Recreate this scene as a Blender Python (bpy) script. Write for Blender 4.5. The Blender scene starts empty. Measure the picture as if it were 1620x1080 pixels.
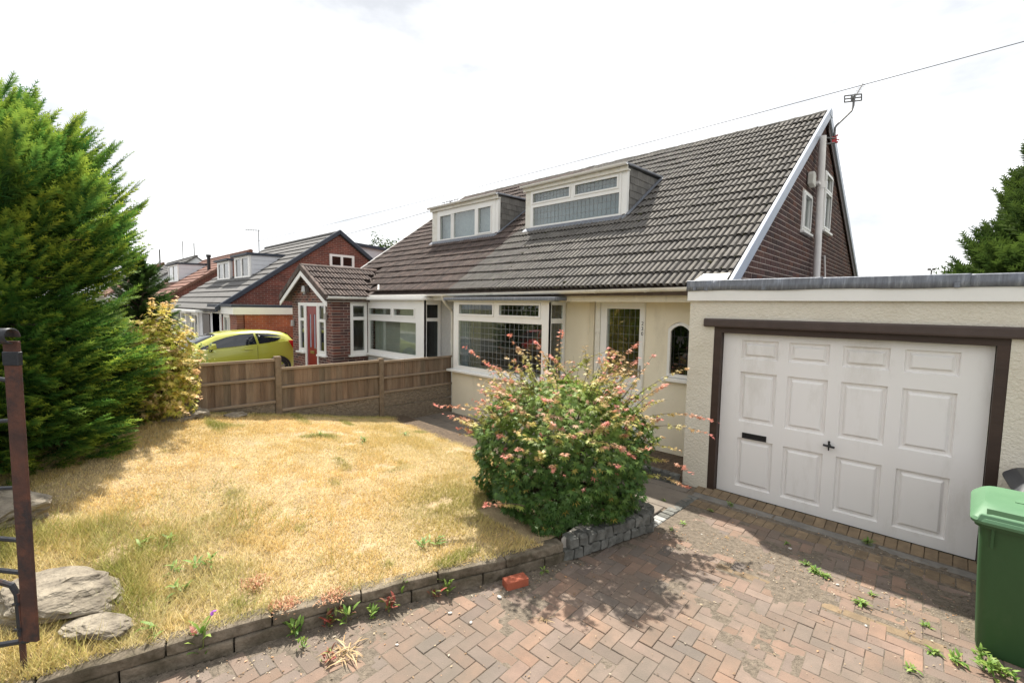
import bpy, bmesh, math, random
import numpy as np
from mathutils import Matrix, Vector

random.seed(11)
rng = np.random.default_rng(11)
scene = bpy.context.scene
COL = scene.collection

# ------------------------------------------------------------------ camera
YAW, PIT, ROL = math.radians(43.61), math.radians(4.33), math.radians(0.95)
FPX = 720.0                                   # focal length in px of a 1620 px wide picture (16 mm on 36 mm)
CAMP = np.array([0.0, 0.0, 2.4])
FW = np.array([-math.sin(YAW) * math.cos(PIT), math.cos(YAW) * math.cos(PIT), -math.sin(PIT)])
_rt = np.array([math.cos(YAW), math.sin(YAW), 0.0]); _up = np.cross(_rt, FW)
RT = _rt * math.cos(ROL) + _up * math.sin(ROL)
UP = -_rt * math.sin(ROL) + _up * math.cos(ROL)
cam = bpy.data.cameras.new('camera'); cam.lens = 16.0; cam.sensor_width = 36.0
cam.clip_start = 0.05; cam.clip_end = 2000
camo = bpy.data.objects.new('camera', cam); COL.objects.link(camo)
camo.matrix_world = Matrix(((RT[0], UP[0], -FW[0], CAMP[0]), (RT[1], UP[1], -FW[1], CAMP[1]),
                            (RT[2], UP[2], -FW[2], CAMP[2]), (0, 0, 0, 1)))
scene.camera = camo

def pixel(p):
    q = np.asarray(p, float) - CAMP
    d = q @ FW
    return 810 + FPX * (q @ RT) / d, 540 - FPX * (q @ UP) / d, d

# ------------------------------------------------------------------ sky, sun, exposure
SUNV = Vector((-0.5, 0.39, 1.0)).normalized()
elev = math.asin(SUNV.z)
world = bpy.data.worlds.new('World'); scene.world = world; world.use_nodes = True
nt = world.node_tree; nt.nodes.clear()
def wn(t, **k):
    n = nt.nodes.new(t)
    for a, b in k.items(): setattr(n, a, b)
    return n
wout = wn('ShaderNodeOutputWorld'); wbg = wn('ShaderNodeBackground'); wbg.inputs[1].default_value = 0.072
sky = wn('ShaderNodeTexSky', sky_type='NISHITA', sun_disc=False)
sky.sun_elevation = elev; sky.sun_rotation = math.atan2(SUNV.x, SUNV.y)
sky.air_density = 1.0; sky.dust_density = 2.0
tc = wn('ShaderNodeTexCoord'); mp_ = wn('ShaderNodeMapping'); mp_.inputs['Scale'].default_value = (1, 1, 2.6); mp_.inputs['Location'].default_value = (3.1, 1.7, 0.4)
nz = wn('ShaderNodeTexNoise'); nz.inputs['Scale'].default_value = 2.3; nz.inputs['Detail'].default_value = 6
nz.inputs['Roughness'].default_value = 0.55
cr = wn('ShaderNodeValToRGB')
cr.color_ramp.elements[0].position = 0.35; cr.color_ramp.elements[0].color = (5.2, 5.4, 5.65, 1)
cr.color_ramp.elements[1].position = 0.64; cr.color_ramp.elements[1].color = (11.4, 11.4, 11.4, 1)
mx = wn('ShaderNodeMix', data_type='RGBA'); mx.inputs[0].default_value = 0.9
L = nt.links.new
L(tc.outputs['Generated'], mp_.inputs['Vector']); L(mp_.outputs[0], nz.inputs['Vector']); L(nz.outputs[0], cr.inputs[0])
L(sky.outputs[0], mx.inputs[6]); L(cr.outputs[0], mx.inputs[7]); L(mx.outputs[2], wbg.inputs[0]); L(wbg.outputs[0], wout.inputs[0])

sun = bpy.data.lights.new('sun', 'SUN'); sun.energy = 4.6; sun.angle = math.radians(0.9); sun.color = (1.0, 0.95, 0.86)
suno = bpy.data.objects.new('sun', sun); COL.objects.link(suno)
suno.rotation_euler = SUNV.to_track_quat('Z', 'Y').to_euler(); suno.location = (-20, 16, 40)
vs = scene.view_settings
vs.view_transform = 'Standard'; vs.look = 'None'; vs.exposure = 1.1; vs.gamma = 1.0; vs.use_curve_mapping = False
scene.cycles.max_bounces = 8; scene.cycles.transparent_max_bounces = 16

# ------------------------------------------------------------------ materials
def mat(name, col, col2=None, scale=4.0, detail=5.0, rough=0.8, bump=0.0, bscale=60.0, rnd=0.0, rndcol=None,
        spec=0.4, metal=0.0, attr=False, trans=0.0, stretch=(1, 1, 1), ramp=(0.35, 0.65), coat=0.0, bdist=0.01, stain=None, sscale=1.5, sramp=(0.55, 0.75)):
    m = bpy.data.materials.new(name); m.use_nodes = True
    t = m.node_tree; b = t.nodes['Principled BSDF']; L = t.links.new
    def N(ty, **k):
        n = t.nodes.new(ty)
        for a, v in k.items(): setattr(n, a, v)
        return n
    b.inputs['Roughness'].default_value = rough; b.inputs['Metallic'].default_value = metal
    b.inputs['Specular IOR Level'].default_value = spec
    if coat: b.inputs['Coat Weight'].default_value = coat; b.inputs['Coat Roughness'].default_value = 0.05
    geo = N('ShaderNodeNewGeometry'); mpn = N('ShaderNodeMapping'); mpn.inputs['Scale'].default_value = stretch
    L(geo.outputs['Position'], mpn.inputs['Vector'])
    pos = mpn.outputs[0]
    if attr:
        a = N('ShaderNodeAttribute', attribute_name='Col'); c = a.outputs['Color']
    else:
        if col2 is None: col2 = tuple(x * 0.78 for x in col)
        n1 = N('ShaderNodeTexNoise'); n1.inputs['Scale'].default_value = scale; n1.inputs['Detail'].default_value = detail
        n1.inputs['Roughness'].default_value = 0.62
        L(pos, n1.inputs['Vector'])
        rp = N('ShaderNodeValToRGB'); rp.color_ramp.elements[0].position = ramp[0]; rp.color_ramp.elements[1].position = ramp[1]
        rp.color_ramp.elements[0].color = (*col2, 1); rp.color_ramp.elements[1].color = (*col, 1)
        L(n1.outputs[0], rp.inputs[0]); c = rp.outputs[0]
    if rnd or rndcol:
        oi = N('ShaderNodeObjectInfo'); ad = N('ShaderNodeMath', operation='ADD'); fr = N('ShaderNodeMath', operation='FRACT')
        L(oi.outputs['Random'], ad.inputs[0]); L(geo.outputs['Random Per Island'], ad.inputs[1]); L(ad.outputs[0], fr.inputs[0])
        if rndcol:
            rr = N('ShaderNodeValToRGB'); rr.color_ramp.interpolation = 'LINEAR'
            els = rr.color_ramp.elements
            while len(els) < len(rndcol): els.new(0.5)
            for i, q in enumerate(rndcol):
                els[i].position = i / (len(rndcol) - 1); els[i].color = (*q, 1)
            L(fr.outputs[0], rr.inputs[0])
            mm = N('ShaderNodeMix', data_type='RGBA', blend_type='MULTIPLY'); mm.inputs[0].default_value = 1.0
            L(c, mm.inputs[6]); L(rr.outputs[0], mm.inputs[7]); c = mm.outputs[2]
        if rnd:
            mr = N('ShaderNodeMapRange'); mr.inputs[3].default_value = 1 - rnd; mr.inputs[4].default_value = 1 + rnd
            fm = N('ShaderNodeMath', operation='MULTIPLY'); fm.inputs[1].default_value = 7.31
            f2 = N('ShaderNodeMath', operation='FRACT'); L(fr.outputs[0], fm.inputs[0]); L(fm.outputs[0], f2.inputs[0])
            L(f2.outputs[0], mr.inputs[0])
            mm = N('ShaderNodeMix', data_type='RGBA', blend_type='MULTIPLY'); mm.inputs[0].default_value = 1.0
            cc = N('ShaderNodeCombineColor'); [L(mr.outputs[0], cc.inputs[i]) for i in range(3)]
            L(c, mm.inputs[6]); L(cc.outputs[0], mm.inputs[7]); c = mm.outputs[2]
    if stain:
        n3 = N('ShaderNodeTexNoise'); n3.inputs['Scale'].default_value = sscale; n3.inputs['Detail'].default_value = 8
        n3.inputs['Roughness'].default_value = 0.7; L(pos, n3.inputs['Vector'])
        r3 = N('ShaderNodeMapRange'); r3.inputs[1].default_value = sramp[0]; r3.inputs[2].default_value = sramp[1]
        r3.inputs[4].default_value = stain[3] if len(stain) > 3 else 0.6
        L(n3.outputs[0], r3.inputs[0])
        mm = N('ShaderNodeMix', data_type='RGBA'); L(r3.outputs[0], mm.inputs[0]); L(c, mm.inputs[6]); mm.inputs[7].default_value = (*stain[:3], 1)
        c = mm.outputs[2]
    L(c, b.inputs['Base Color'])
    if bump:
        n2 = N('ShaderNodeTexNoise'); n2.inputs['Scale'].default_value = bscale; n2.inputs['Detail'].default_value = 4
        L(pos, n2.inputs['Vector'])
        bp = N('ShaderNodeBump'); bp.inputs['Strength'].default_value = bump; bp.inputs['Distance'].default_value = bdist
        L(n2.outputs[0], bp.inputs['Height']); L(bp.outputs[0], b.inputs['Normal'])
    if trans:
        tr = N('ShaderNodeBsdfTranslucent'); ms = N('ShaderNodeMixShader'); ms.inputs[0].default_value = trans
        L(c, tr.inputs['Color']); L(b.outputs[0], ms.inputs[1]); L(tr.outputs[0], ms.inputs[2])
        L(ms.outputs[0], t.nodes['Material Output'].inputs[0])
    return m

def glass_mat(name, tint=(0.86, 0.9, 0.88), boost=0.05):
    m = bpy.data.materials.new(name); m.use_nodes = True; t = m.node_tree; t.nodes.clear(); L = t.links.new
    o = t.nodes.new('ShaderNodeOutputMaterial'); ms = t.nodes.new('ShaderNodeMixShader')
    tr = t.nodes.new('ShaderNodeBsdfTransparent'); tr.inputs[0].default_value = (*tint, 1)
    gl = t.nodes.new('ShaderNodeBsdfGlossy'); gl.inputs['Roughness'].default_value = 0.01
    lw = t.nodes.new('ShaderNodeLayerWeight'); lw.inputs[0].default_value = 0.5
    fr = t.nodes.new('ShaderNodeMath'); fr.operation = 'POWER'; fr.inputs[1].default_value = 4.0; L(lw.outputs['Facing'], fr.inputs[0])
    ad = t.nodes.new('ShaderNodeMath'); ad.operation = 'ADD'; ad.inputs[1].default_value = boost + 0.03
    L(fr.outputs[0], ad.inputs[0]); L(ad.outputs[0], ms.inputs[0]); L(tr.outputs[0], ms.inputs[1]); L(gl.outputs[0], ms.inputs[2])
    L(ms.outputs[0], o.inputs[0]); return m

def brick_mat(name, c1, c2, mortar, bw=0.225, bh=0.075, axis='X', rough=0.9):
    """running-bond brick for walls whose bricks are only a few pixels across"""
    m = bpy.data.materials.new(name); m.use_nodes = True; t = m.node_tree; b = t.nodes['Principled BSDF']; L = t.links.new
    g = t.nodes.new('ShaderNodeNewGeometry'); sp = t.nodes.new('ShaderNodeSeparateXYZ'); cb = t.nodes.new('ShaderNodeCombineXYZ')
    L(g.outputs['Position'], sp.inputs[0]); L(sp.outputs[0 if axis == 'X' else 1], cb.inputs[0]); L(sp.outputs[2], cb.inputs[1])
    br = t.nodes.new('ShaderNodeTexBrick'); L(cb.outputs[0], br.inputs['Vector'])
    br.inputs['Color1'].default_value = (*c1, 1); br.inputs['Color2'].default_value = (*c2, 1); br.inputs['Mortar'].default_value = (*mortar, 1)
    br.inputs['Scale'].default_value = 1.0; br.inputs['Mortar Size'].default_value = 0.006; br.inputs['Mortar Smooth'].default_value = 0.2
    br.inputs['Brick Width'].default_value = bw; br.inputs['Row Height'].default_value = bh
    n = t.nodes.new('ShaderNodeTexNoise'); n.inputs['Scale'].default_value = 2.0; n.inputs['Detail'].default_value = 6; L(g.outputs['Position'], n.inputs['Vector'])
    mr = t.nodes.new('ShaderNodeMapRange'); mr.inputs[1].default_value = 0.3; mr.inputs[2].default_value = 0.7; mr.inputs[3].default_value = 0.75; mr.inputs[4].default_value = 1.2
    L(n.outputs[0], mr.inputs[0]); cc = t.nodes.new('ShaderNodeCombineColor'); [L(mr.outputs[0], cc.inputs[i]) for i in range(3)]
    mm = t.nodes.new('ShaderNodeMix'); mm.data_type = 'RGBA'; mm.blend_type = 'MULTIPLY'; mm.inputs[0].default_value = 1
    L(br.outputs['Color'], mm.inputs[6]); L(cc.outputs[0], mm.inputs[7]); L(mm.outputs[2], b.inputs['Base Color'])
    bp = t.nodes.new('ShaderNodeBump'); bp.inputs['Strength'].default_value = 0.6; bp.inputs['Distance'].default_value = 0.008; bp.invert = True
    L(br.outputs['Fac'], bp.inputs['Height']); L(bp.outputs[0], b.inputs['Normal'])
    b.inputs['Roughness'].default_value = rough
    return m

K = {}
K['render'] = mat('cream_roughcast', (0.69, 0.645, 0.55), (0.64, 0.59, 0.49), 1.6, rough=0.95, bump=0.9, bscale=42, bdist=0.014, stain=(0.42, 0.36, 0.26, 0.35), sscale=2.2)
K['render_smooth'] = mat('cream_wall_paint', (0.78, 0.715, 0.57), (0.72, 0.65, 0.50), 1.2, rough=0.95, bump=0.5, bscale=55, bdist=0.006, stain=(0.36, 0.31, 0.22, 0.4), sscale=1.6, stretch=(1, 1, 0.35))
K['pebble'] = mat('pale_pebbledash', (0.62, 0.61, 0.58), (0.42, 0.41, 0.40), 55, rough=0.95, bump=0.9, bscale=80)
K['white'] = mat('white_upvc', (0.80, 0.79, 0.76), (0.76, 0.75, 0.72), 2.0, rough=0.35, spec=0.5)
K['cream_fascia'] = mat('weathered_cream_fascia', (0.68, 0.62, 0.48), (0.60, 0.53, 0.39), 3, rough=0.7, stain=(0.22, 0.19, 0.13, 0.55), sscale=5, stretch=(1, 1, 0.4))
K['white_dirty'] = mat('weathered_white_upvc', (0.74, 0.72, 0.66), (0.66, 0.63, 0.55), 5, rough=0.5, stain=(0.25, 0.22, 0.16, 0.6), sscale=6)
K['door_white'] = mat('white_garage_paint', (0.83, 0.805, 0.785), (0.80, 0.775, 0.755), 1.2, rough=0.5, bump=0.08, bscale=8, stain=(0.52, 0.48, 0.42, 0.55), sscale=2.6, stretch=(1, 1, 0.3), sramp=(0.54, 0.78))
K['brown'] = mat('dark_brown_timber', (0.055, 0.033, 0.024), (0.04, 0.024, 0.018), 6, rough=0.55, bump=0.25, bscale=30, stretch=(0.3, 1, 1))
K['brown2'] = mat('dark_brown_lintel', (0.075, 0.052, 0.045), (0.058, 0.04, 0.034), 4, rough=0.5, bump=0.15, bscale=20)
K['lead'] = mat('lead_sheet', (0.21, 0.225, 0.255), (0.13, 0.14, 0.165), 9, rough=0.55, metal=0.25, bump=0.3, bscale=14, stain=(0.40, 0.42, 0.45, 0.6), sscale=9, stretch=(3.5, 3.5, 0.35))
K['black'] = mat('black_plastic', (0.02, 0.02, 0.022), rough=0.4)
K['soil'] = mat('dry_soil', (0.14, 0.10, 0.065), (0.07, 0.05, 0.035), 18, rough=1, bump=1, bscale=50, bdist=0.03)
K['mortar'] = mat('mortar', (0.44, 0.41, 0.36), (0.36, 0.33, 0.29), 12, rough=1, bump=0.4, bscale=90)
K['gable_mortar'] = mat('pink_grey_mortar', (0.48, 0.40, 0.355), (0.38, 0.31, 0.275), 9, rough=1, bump=0.4, bscale=90)
K['brick'] = mat('dark_red_brick', (0.07, 0.034, 0.028), (0.042, 0.024, 0.022), 14, rough=0.9, bump=0.4, bscale=70, rnd=0.28,
                 rndcol=[(1, 0.8, 0.8), (1.1, 1.0, 1.0), (0.75, 0.85, 0.9), (1.6, 1.25, 0.9), (0.95, 1, 1)])
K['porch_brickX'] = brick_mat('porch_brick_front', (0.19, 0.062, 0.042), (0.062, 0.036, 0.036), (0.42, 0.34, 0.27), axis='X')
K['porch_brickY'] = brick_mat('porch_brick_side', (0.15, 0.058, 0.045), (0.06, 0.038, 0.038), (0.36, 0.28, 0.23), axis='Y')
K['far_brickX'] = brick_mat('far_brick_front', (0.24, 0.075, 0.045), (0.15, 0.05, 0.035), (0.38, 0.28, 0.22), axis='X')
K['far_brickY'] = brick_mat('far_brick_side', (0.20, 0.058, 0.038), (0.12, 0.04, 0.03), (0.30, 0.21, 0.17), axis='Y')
K['orange_brickY'] = brick_mat('orange_brick_side', (0.40, 0.105, 0.045), (0.29, 0.075, 0.04), (0.42, 0.25, 0.17), axis='Y')
K['tile'] = mat('weathered_grey_brown_tile', (0.155, 0.146, 0.133), (0.105, 0.098, 0.089), 6, rough=0.95, bump=0.5, bscale=110, rnd=0.12,
                rndcol=[(0.9, 0.9, 0.92), (1.05, 1.03, 1.0), (1.0, 0.98, 0.96), (0.85, 0.84, 0.85), (1.1, 1.08, 1.04)], stain=(0.04, 0.038, 0.033, 0.8), sscale=7, sramp=(0.6, 0.72))
K['tile_nb'] = mat('red_brown_grey_tile', (0.128, 0.104, 0.094), (0.07, 0.055, 0.05), 7, rough=0.95, bump=0.5, bscale=110, rnd=0.2,
                   rndcol=[(0.85, 0.8, 0.8), (1.1, 0.98, 0.92), (1.0, 0.95, 0.9), (0.75, 0.72, 0.72), (1.2, 1.15, 1.1)], stain=(0.04, 0.036, 0.033, 0.8), sscale=6, sramp=(0.55, 0.72))
K['ridge'] = mat('mossy_ridge', (0.15, 0.14, 0.125), (0.07, 0.066, 0.058), 12, rough=1, bump=1, bscale=40, bdist=0.02)
K['slate'] = mat('grey_cladding_slate', (0.165, 0.158, 0.145), (0.12, 0.115, 0.107), 6, rough=0.9, rnd=0.2, bump=0.3, bscale=60)
K['flat_tile'] = mat('flat_grey_tile', (0.135, 0.13, 0.125), (0.10, 0.097, 0.094), 3, rough=0.9, rnd=0.1, bump=0.3, bscale=40)
K['red_tile'] = mat('faded_red_tile', (0.22, 0.11, 0.08), (0.15, 0.08, 0.06), 5, rough=0.95, rnd=0.15)
K['slate_blue'] = mat('blue_grey_verge', (0.045, 0.055, 0.075), rough=0.6)
K['verge'] = mat('pale_verge_trim', (0.40, 0.44, 0.52), (0.35, 0.39, 0.47), 3, rough=0.35)
K['glass'] = glass_mat('window_glass')
K['glass_dark'] = glass_mat('dark_window_glass', (0.35, 0.38, 0.38), 0.04)
K['leadline'] = mat('leading_strip', (0.24, 0.25, 0.255), rough=0.5, metal=0.3)
K['room'] = mat('room_wall', (0.42, 0.40, 0.35), rough=1)
K['carpet'] = mat('room_floor', (0.16, 0.13, 0.10), rough=1)
K['blind'] = mat('vertical_blind_fabric', (0.62, 0.62, 0.56), (0.55, 0.55, 0.49), 6, rough=0.9, trans=0.25)
K['net_reflect'] = mat('net_and_reflection', (0.34, 0.385, 0.45), (0.29, 0.33, 0.39), 10, rough=0.9)  # net fabric tone, also used to paint the reflection behind dormer glass
K['wood'] = mat('weathered_fence_timber', (0.215, 0.16, 0.112), (0.135, 0.098, 0.068), 7, rough=0.95, bump=0.6, bscale=45, rnd=0.2, stretch=(2.2, 2.2, 0.25), rndcol=[(1, 1, 1), (1.05, 0.95, 0.9), (0.9, 0.95, 0.95)])
K['wood_rail'] = mat('weathered_fence_rail', (0.29, 0.225, 0.16), (0.20, 0.15, 0.105), 7, rough=0.95, bump=0.5, bscale=45, stretch=(2, 0.25, 2))
K['gravel_board'] = mat('concrete_gravel_board', (0.25, 0.20, 0.145), (0.14, 0.112, 0.082), 16, rough=1, bump=1.0, bscale=26, bdist=0.03, stretch=(1, 1, 2))
K['post'] = mat('concrete_post', (0.21, 0.16, 0.11), (0.15, 0.11, 0.075), 14, rough=1, bump=0.5, bscale=50)
K['paver'] = mat('block_paving', (0.225, 0.168, 0.134), (0.175, 0.133, 0.108), 5, rough=0.95, bump=0.5, bscale=140, rnd=0.14,
                 rndcol=[(0.78, 0.86, 0.93), (1.05, 1.0, 0.96), (1.12, 0.96, 0.84), (0.92, 0.95, 0.99), (1.15, 0.97, 0.85), (0.82, 0.82, 0.86)],
                 stain=(0.125, 0.106, 0.085, 0.85), sscale=1.0, sramp=(0.40, 0.66))
K['paver_yellow'] = mat('buff_block_paving', (0.225, 0.162, 0.098), (0.15, 0.11, 0.07), 9, rough=0.95, bump=0.5, bscale=120, rnd=0.15, stain=(0.12, 0.10, 0.075, 0.6), sscale=5)
K['sand'] = mat('joint_sand_and_dirt', (0.19, 0.155, 0.118), (0.10, 0.082, 0.062), 22, rough=1, bump=0.9, bscale=70, bdist=0.02)
K['concrete'] = mat('grey_concrete', (0.23, 0.215, 0.19), (0.15, 0.14, 0.125), 6, rough=0.95, bump=0.4, bscale=60, rnd=0.08, stain=(0.12, 0.11, 0.09, 0.5), sscale=5)
K['slab'] = mat('brown_grey_paving_slab', (0.20, 0.17, 0.138), (0.15, 0.127, 0.105), 4, rough=0.95, bump=0.3, bscale=80, rnd=0.12, stain=(0.11, 0.095, 0.075, 0.6), sscale=4)
K['kerb'] = mat('old_edging_stone', (0.235, 0.195, 0.145), (0.13, 0.105, 0.078), 7, rough=1, bump=1.0, bscale=16, bdist=0.03, rnd=0.2, stain=(0.06, 0.05, 0.03, 0.85), sscale=5, sramp=(0.40, 0.62))
K['sett'] = mat('grey_granite_sett', (0.165, 0.165, 0.15), (0.085, 0.085, 0.076), 12, rough=0.9, bump=0.8, bscale=35, rnd=0.25, stain=(0.10, 0.10, 0.07, 0.4), sscale=9)
K['rock'] = mat('garden_rock', (0.30, 0.26, 0.20), (0.13, 0.11, 0.085), 5, rough=1, bump=1.0, bscale=9, bdist=0.06, stretch=(1, 1, 3), stain=(0.16, 0.14, 0.10, 0.6), sscale=3)
K['loose_brick'] = mat('smooth_red_brick', (0.36, 0.095, 0.05), (0.28, 0.075, 0.04), 12, rough=0.85, bump=0.3, bscale=90)
K['lawn'] = mat('parched_turf', (0.46, 0.355, 0.21), (0.30, 0.22, 0.125), 5, rough=1, bump=0.8, bscale=60, bdist=0.03)
K['blade'] = mat('grass_blades', (1, 1, 1), attr=True, rough=0.9, trans=0.2, spec=0.2)
K['leaf'] = mat('leaf_surface', (1, 1, 1), attr=True, rough=0.55, trans=0.3, spec=0.35)
K['needle'] = mat('conifer_needles', (1, 1, 1), attr=True, rough=0.7, trans=0.35, spec=0.25)
K['bark'] = mat('bark', (0.12, 0.085, 0.06), (0.06, 0.045, 0.032), 12, rough=1, bump=0.8, bscale=40)
K['bin'] = mat('green_bin_plastic', (0.03, 0.085, 0.028), (0.026, 0.074, 0.025), 2, rough=0.5, bump=0.06, bscale=160, spec=0.4, stain=(0.065, 0.10, 0.05, 0.45), sscale=3, stretch=(1, 1, 0.4))
K['bin_lid'] = mat('faded_green_lid_plastic', (0.088, 0.19, 0.098), (0.066, 0.155, 0.078), 2.5, rough=0.55, bump=0.05, bscale=140)
K['bin_dark'] = mat('dark_grey_bin_plastic', (0.035, 0.037, 0.042), (0.028, 0.03, 0.034), 3, rough=0.5)
K['rust'] = mat('rusted_iron', (0.115, 0.048, 0.032), (0.055, 0.03, 0.026), 7, rough=0.85, bump=0.5, bscale=50, stain=(0.022, 0.023, 0.027, 0.85), sscale=3, sramp=(0.5, 0.6))
K['iron'] = mat('black_painted_iron', (0.025, 0.027, 0.034), (0.016, 0.017, 0.022), 8, rough=0.45, bump=0.3, bscale=40, stain=(0.10, 0.045, 0.03, 0.6), sscale=9, sramp=(0.6, 0.7))
K['pipe'] = mat('pale_flue_pipe', (0.74, 0.71, 0.69), (0.66, 0.63, 0.61), 4, rough=0.6)
K['metal'] = mat('galvanised_metal', (0.42, 0.42, 0.41), rough=0.4, metal=0.8)
K['metal_dark'] = mat('weathered_aerial_metal', (0.16, 0.155, 0.15), rough=0.5, metal=0.6)
K['red_plastic'] = mat('red_bracket_paint', (0.40, 0.02, 0.025), rough=0.5)
K['red_door'] = mat('dark_red_door', (0.25, 0.015, 0.018), rough=0.35)
K['brown_door'] = mat('dark_brown_door', (0.045, 0.028, 0.026), rough=0.4)
K['brass'] = mat('brass', (0.55, 0.42, 0.2), rough=0.3, metal=0.9)
K['carpaint'] = mat('lime_yellow_car_paint', (0.40, 0.41, 0.05), (0.38, 0.39, 0.048), 1, rough=0.3, coat=0.8)
K['carred'] = mat('red_car_paint', (0.45, 0.015, 0.02), rough=0.3, coat=0.8)
K['carglass'] = mat('tinted_car_glass', (0.012, 0.016, 0.022), rough=0.04, spec=0.8)
K['tyre'] = mat('tyre_rubber', (0.02, 0.02, 0.02), rough=0.85)
K['alloy'] = mat('silver_alloy', (0.6, 0.6, 0.6), rough=0.3, metal=0.8)
K['lamp_red'] = mat('red_tail_light', (0.5, 0.01, 0.01), rough=0.15)
K['asphalt'] = mat('asphalt', (0.055, 0.054, 0.052), (0.04, 0.04, 0.039), 20, rough=0.95, bump=0.4, bscale=120)
K['field'] = mat('rough_grass_ground', (0.12, 0.12, 0.05), (0.08, 0.075, 0.035), 0.6, rough=1, bump=0.5, bscale=8)
K['cladding'] = mat('white_plastic_cladding', (0.66, 0.67, 0.70), (0.60, 0.61, 0.64), 3, rough=0.5)
K['stone_white'] = mat('pale_pebble', (0.5, 0.48, 0.44), rough=0.8)
K['cable'] = mat('overhead_cable', (0.06, 0.06, 0.065), rough=0.7)
K['purple'] = mat('purple_petal', (0.45, 0.14, 0.60), rough=0.7, trans=0.3)
K['beige'] = mat('beige_alarm_box', (0.60, 0.58, 0.52), rough=0.5)

# ------------------------------------------------------------------ mesh helpers
class MB:
    def __init__(s): s.v = []; s.f = []
    def add(s, v, f):
        o = len(s.v); s.v += [tuple(map(float, p)) for p in v]; s.f += [tuple(i + o for i in q) for q in f]; return s
    def hexa(s, c):
        return s.add(c, [(0, 3, 2, 1), (4, 5, 6, 7), (0, 1, 5, 4), (1, 2, 6, 5), (2, 3, 7, 6), (3, 0, 4, 7)])
    def box(s, x0, x1, y0, y1, z0, z1):
        return s.hexa([(x0, y0, z0), (x1, y0, z0), (x1, y1, z0), (x0, y1, z0), (x0, y0, z1), (x1, y0, z1), (x1, y1, z1), (x0, y1, z1)])
    def lbox(s, mp, a0, a1, b0, b1, d0, d1):
        return s.hexa([mp(a0, b0, d0), mp(a1, b0, d0), mp(a1, b0, d1), mp(a0, b0, d1), mp(a0, b1, d0), mp(a1, b1, d0), mp(a1, b1, d1), mp(a0, b1, d1)])
    def prism(s, pts, off):
        """closed polygon pts (3-D) extruded by vector off"""
        n = len(pts); o = Vector(off)
        v = [tuple(p) for p in pts] + [tuple(Vector(p) + o) for p in pts]
        f = [tuple(range(n - 1, -1, -1)), tuple(range(n, 2 * n))] + [(i, (i + 1) % n, n + (i + 1) % n, n + i) for i in range(n)]
        return s.add(v, f)
    def holes(s, mp, a0, a1, b0, b1, hs, d0, d1):
        A = sorted({a0, a1, *[x for h in hs for x in h[:2]]}); B = sorted({b0, b1, *[x for h in hs for x in h[2:]]})
        for i in range(len(A) - 1):
            run = None
            for j in range(len(B) - 1):
                ca, cb = (A[i] + A[i + 1]) / 2, (B[j] + B[j + 1]) / 2
                solid = not any(h[0] < ca < h[1] and h[2] < cb < h[3] for h in hs)
                if solid: run = [B[j], B[j + 1]] if run is None else [run[0], B[j + 1]]
                if (not solid or j == len(B) - 2) and run: s.lbox(mp, A[i], A[i + 1], run[0], run[1], d0, d1); run = None
        return s
    def tube(s, P, r, n=8, cap=True):
        P = [Vector(p) for p in P]; R = r if isinstance(r, (list, tuple)) else [r] * len(P)
        o = len(s.v); prev = None
        for i, p in enumerate(P):
            t = (P[min(i + 1, len(P) - 1)] - P[max(i - 1, 0)]).normalized()
            if prev is None:
                a = t.orthogonal().normalized()
            else:
                a = (prev - t * prev.dot(t)).normalized()
            prev = a; b = t.cross(a)
            for k in range(n):
                w = 2 * math.pi * k / n; s.v.append(tuple(p + (a * math.cos(w) + b * math.sin(w)) * R[i]))
        for i in range(len(P) - 1):
            for k in range(n): s.f.append((o + i * n + k, o + i * n + (k + 1) % n, o + (i + 1) * n + (k + 1) % n, o + (i + 1) * n + k))
        if cap:
            s.f.append(tuple(o + k for k in range(n - 1, -1, -1))); s.f.append(tuple(o + (len(P) - 1) * n + k for k in range(n)))
        return s
    def mesh(s, name, bevel=0, seg=1, smooth=False, angle=35, recalc=True):
        me = bpy.data.meshes.new(name); me.from_pydata(s.v, [], s.f)
        if bevel or recalc:
            bm = bmesh.new(); bm.from_mesh(me)
            if recalc: bmesh.ops.recalc_face_normals(bm, faces=bm.faces[:])
            if bevel:
                es = [e for e in bm.edges if len(e.link_faces) == 2 and e.calc_face_angle(0) > 0.5]
                bmesh.ops.bevel(bm, geom=es, offset=bevel, segments=seg, affect='EDGES', profile=0.6, clamp_overlap=True)
            bm.to_mesh(me); bm.free()
        if smooth:
            me.polygons.foreach_set('use_smooth', [True] * len(me.polygons)); me.set_sharp_from_angle(angle=math.radians(angle))
        me.update(); return me

WM = {}
def _link(o, parent=None, W=None):
    COL.objects.link(o)
    WM[o.name] = W if W is not None else Matrix.Identity(4)
    if parent is not None:
        o.parent = parent; o.matrix_parent_inverse = WM[parent.name].inverted()
    if W is not None: o.matrix_basis = W
    return o
def tag(o, label=None, cat=None, group=None, kind=None):
    if label: o['label'] = label
    if cat: o['category'] = cat
    if group: o['group'] = group
    if kind: o['kind'] = kind
    return o
def thing(name, loc, label, cat, group=None):
    o = bpy.data.objects.new(name, None); o.empty_display_size = 0.2
    return tag(_link(o, None, Matrix.Translation(loc)), label, cat, group)
def obj(name, mb, m, parent=None, **k):
    me = mb if isinstance(mb, bpy.types.Mesh) else mb.mesh(name, **k)
    if m is not None:
        for q in (m if isinstance(m, (list, tuple)) else [m]): me.materials.append(q)
    return _link(bpy.data.objects.new(name, me), parent)
def inst(name, me, M4, parent=None):
    return _link(bpy.data.objects.new(name, me), parent, M4)

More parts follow.
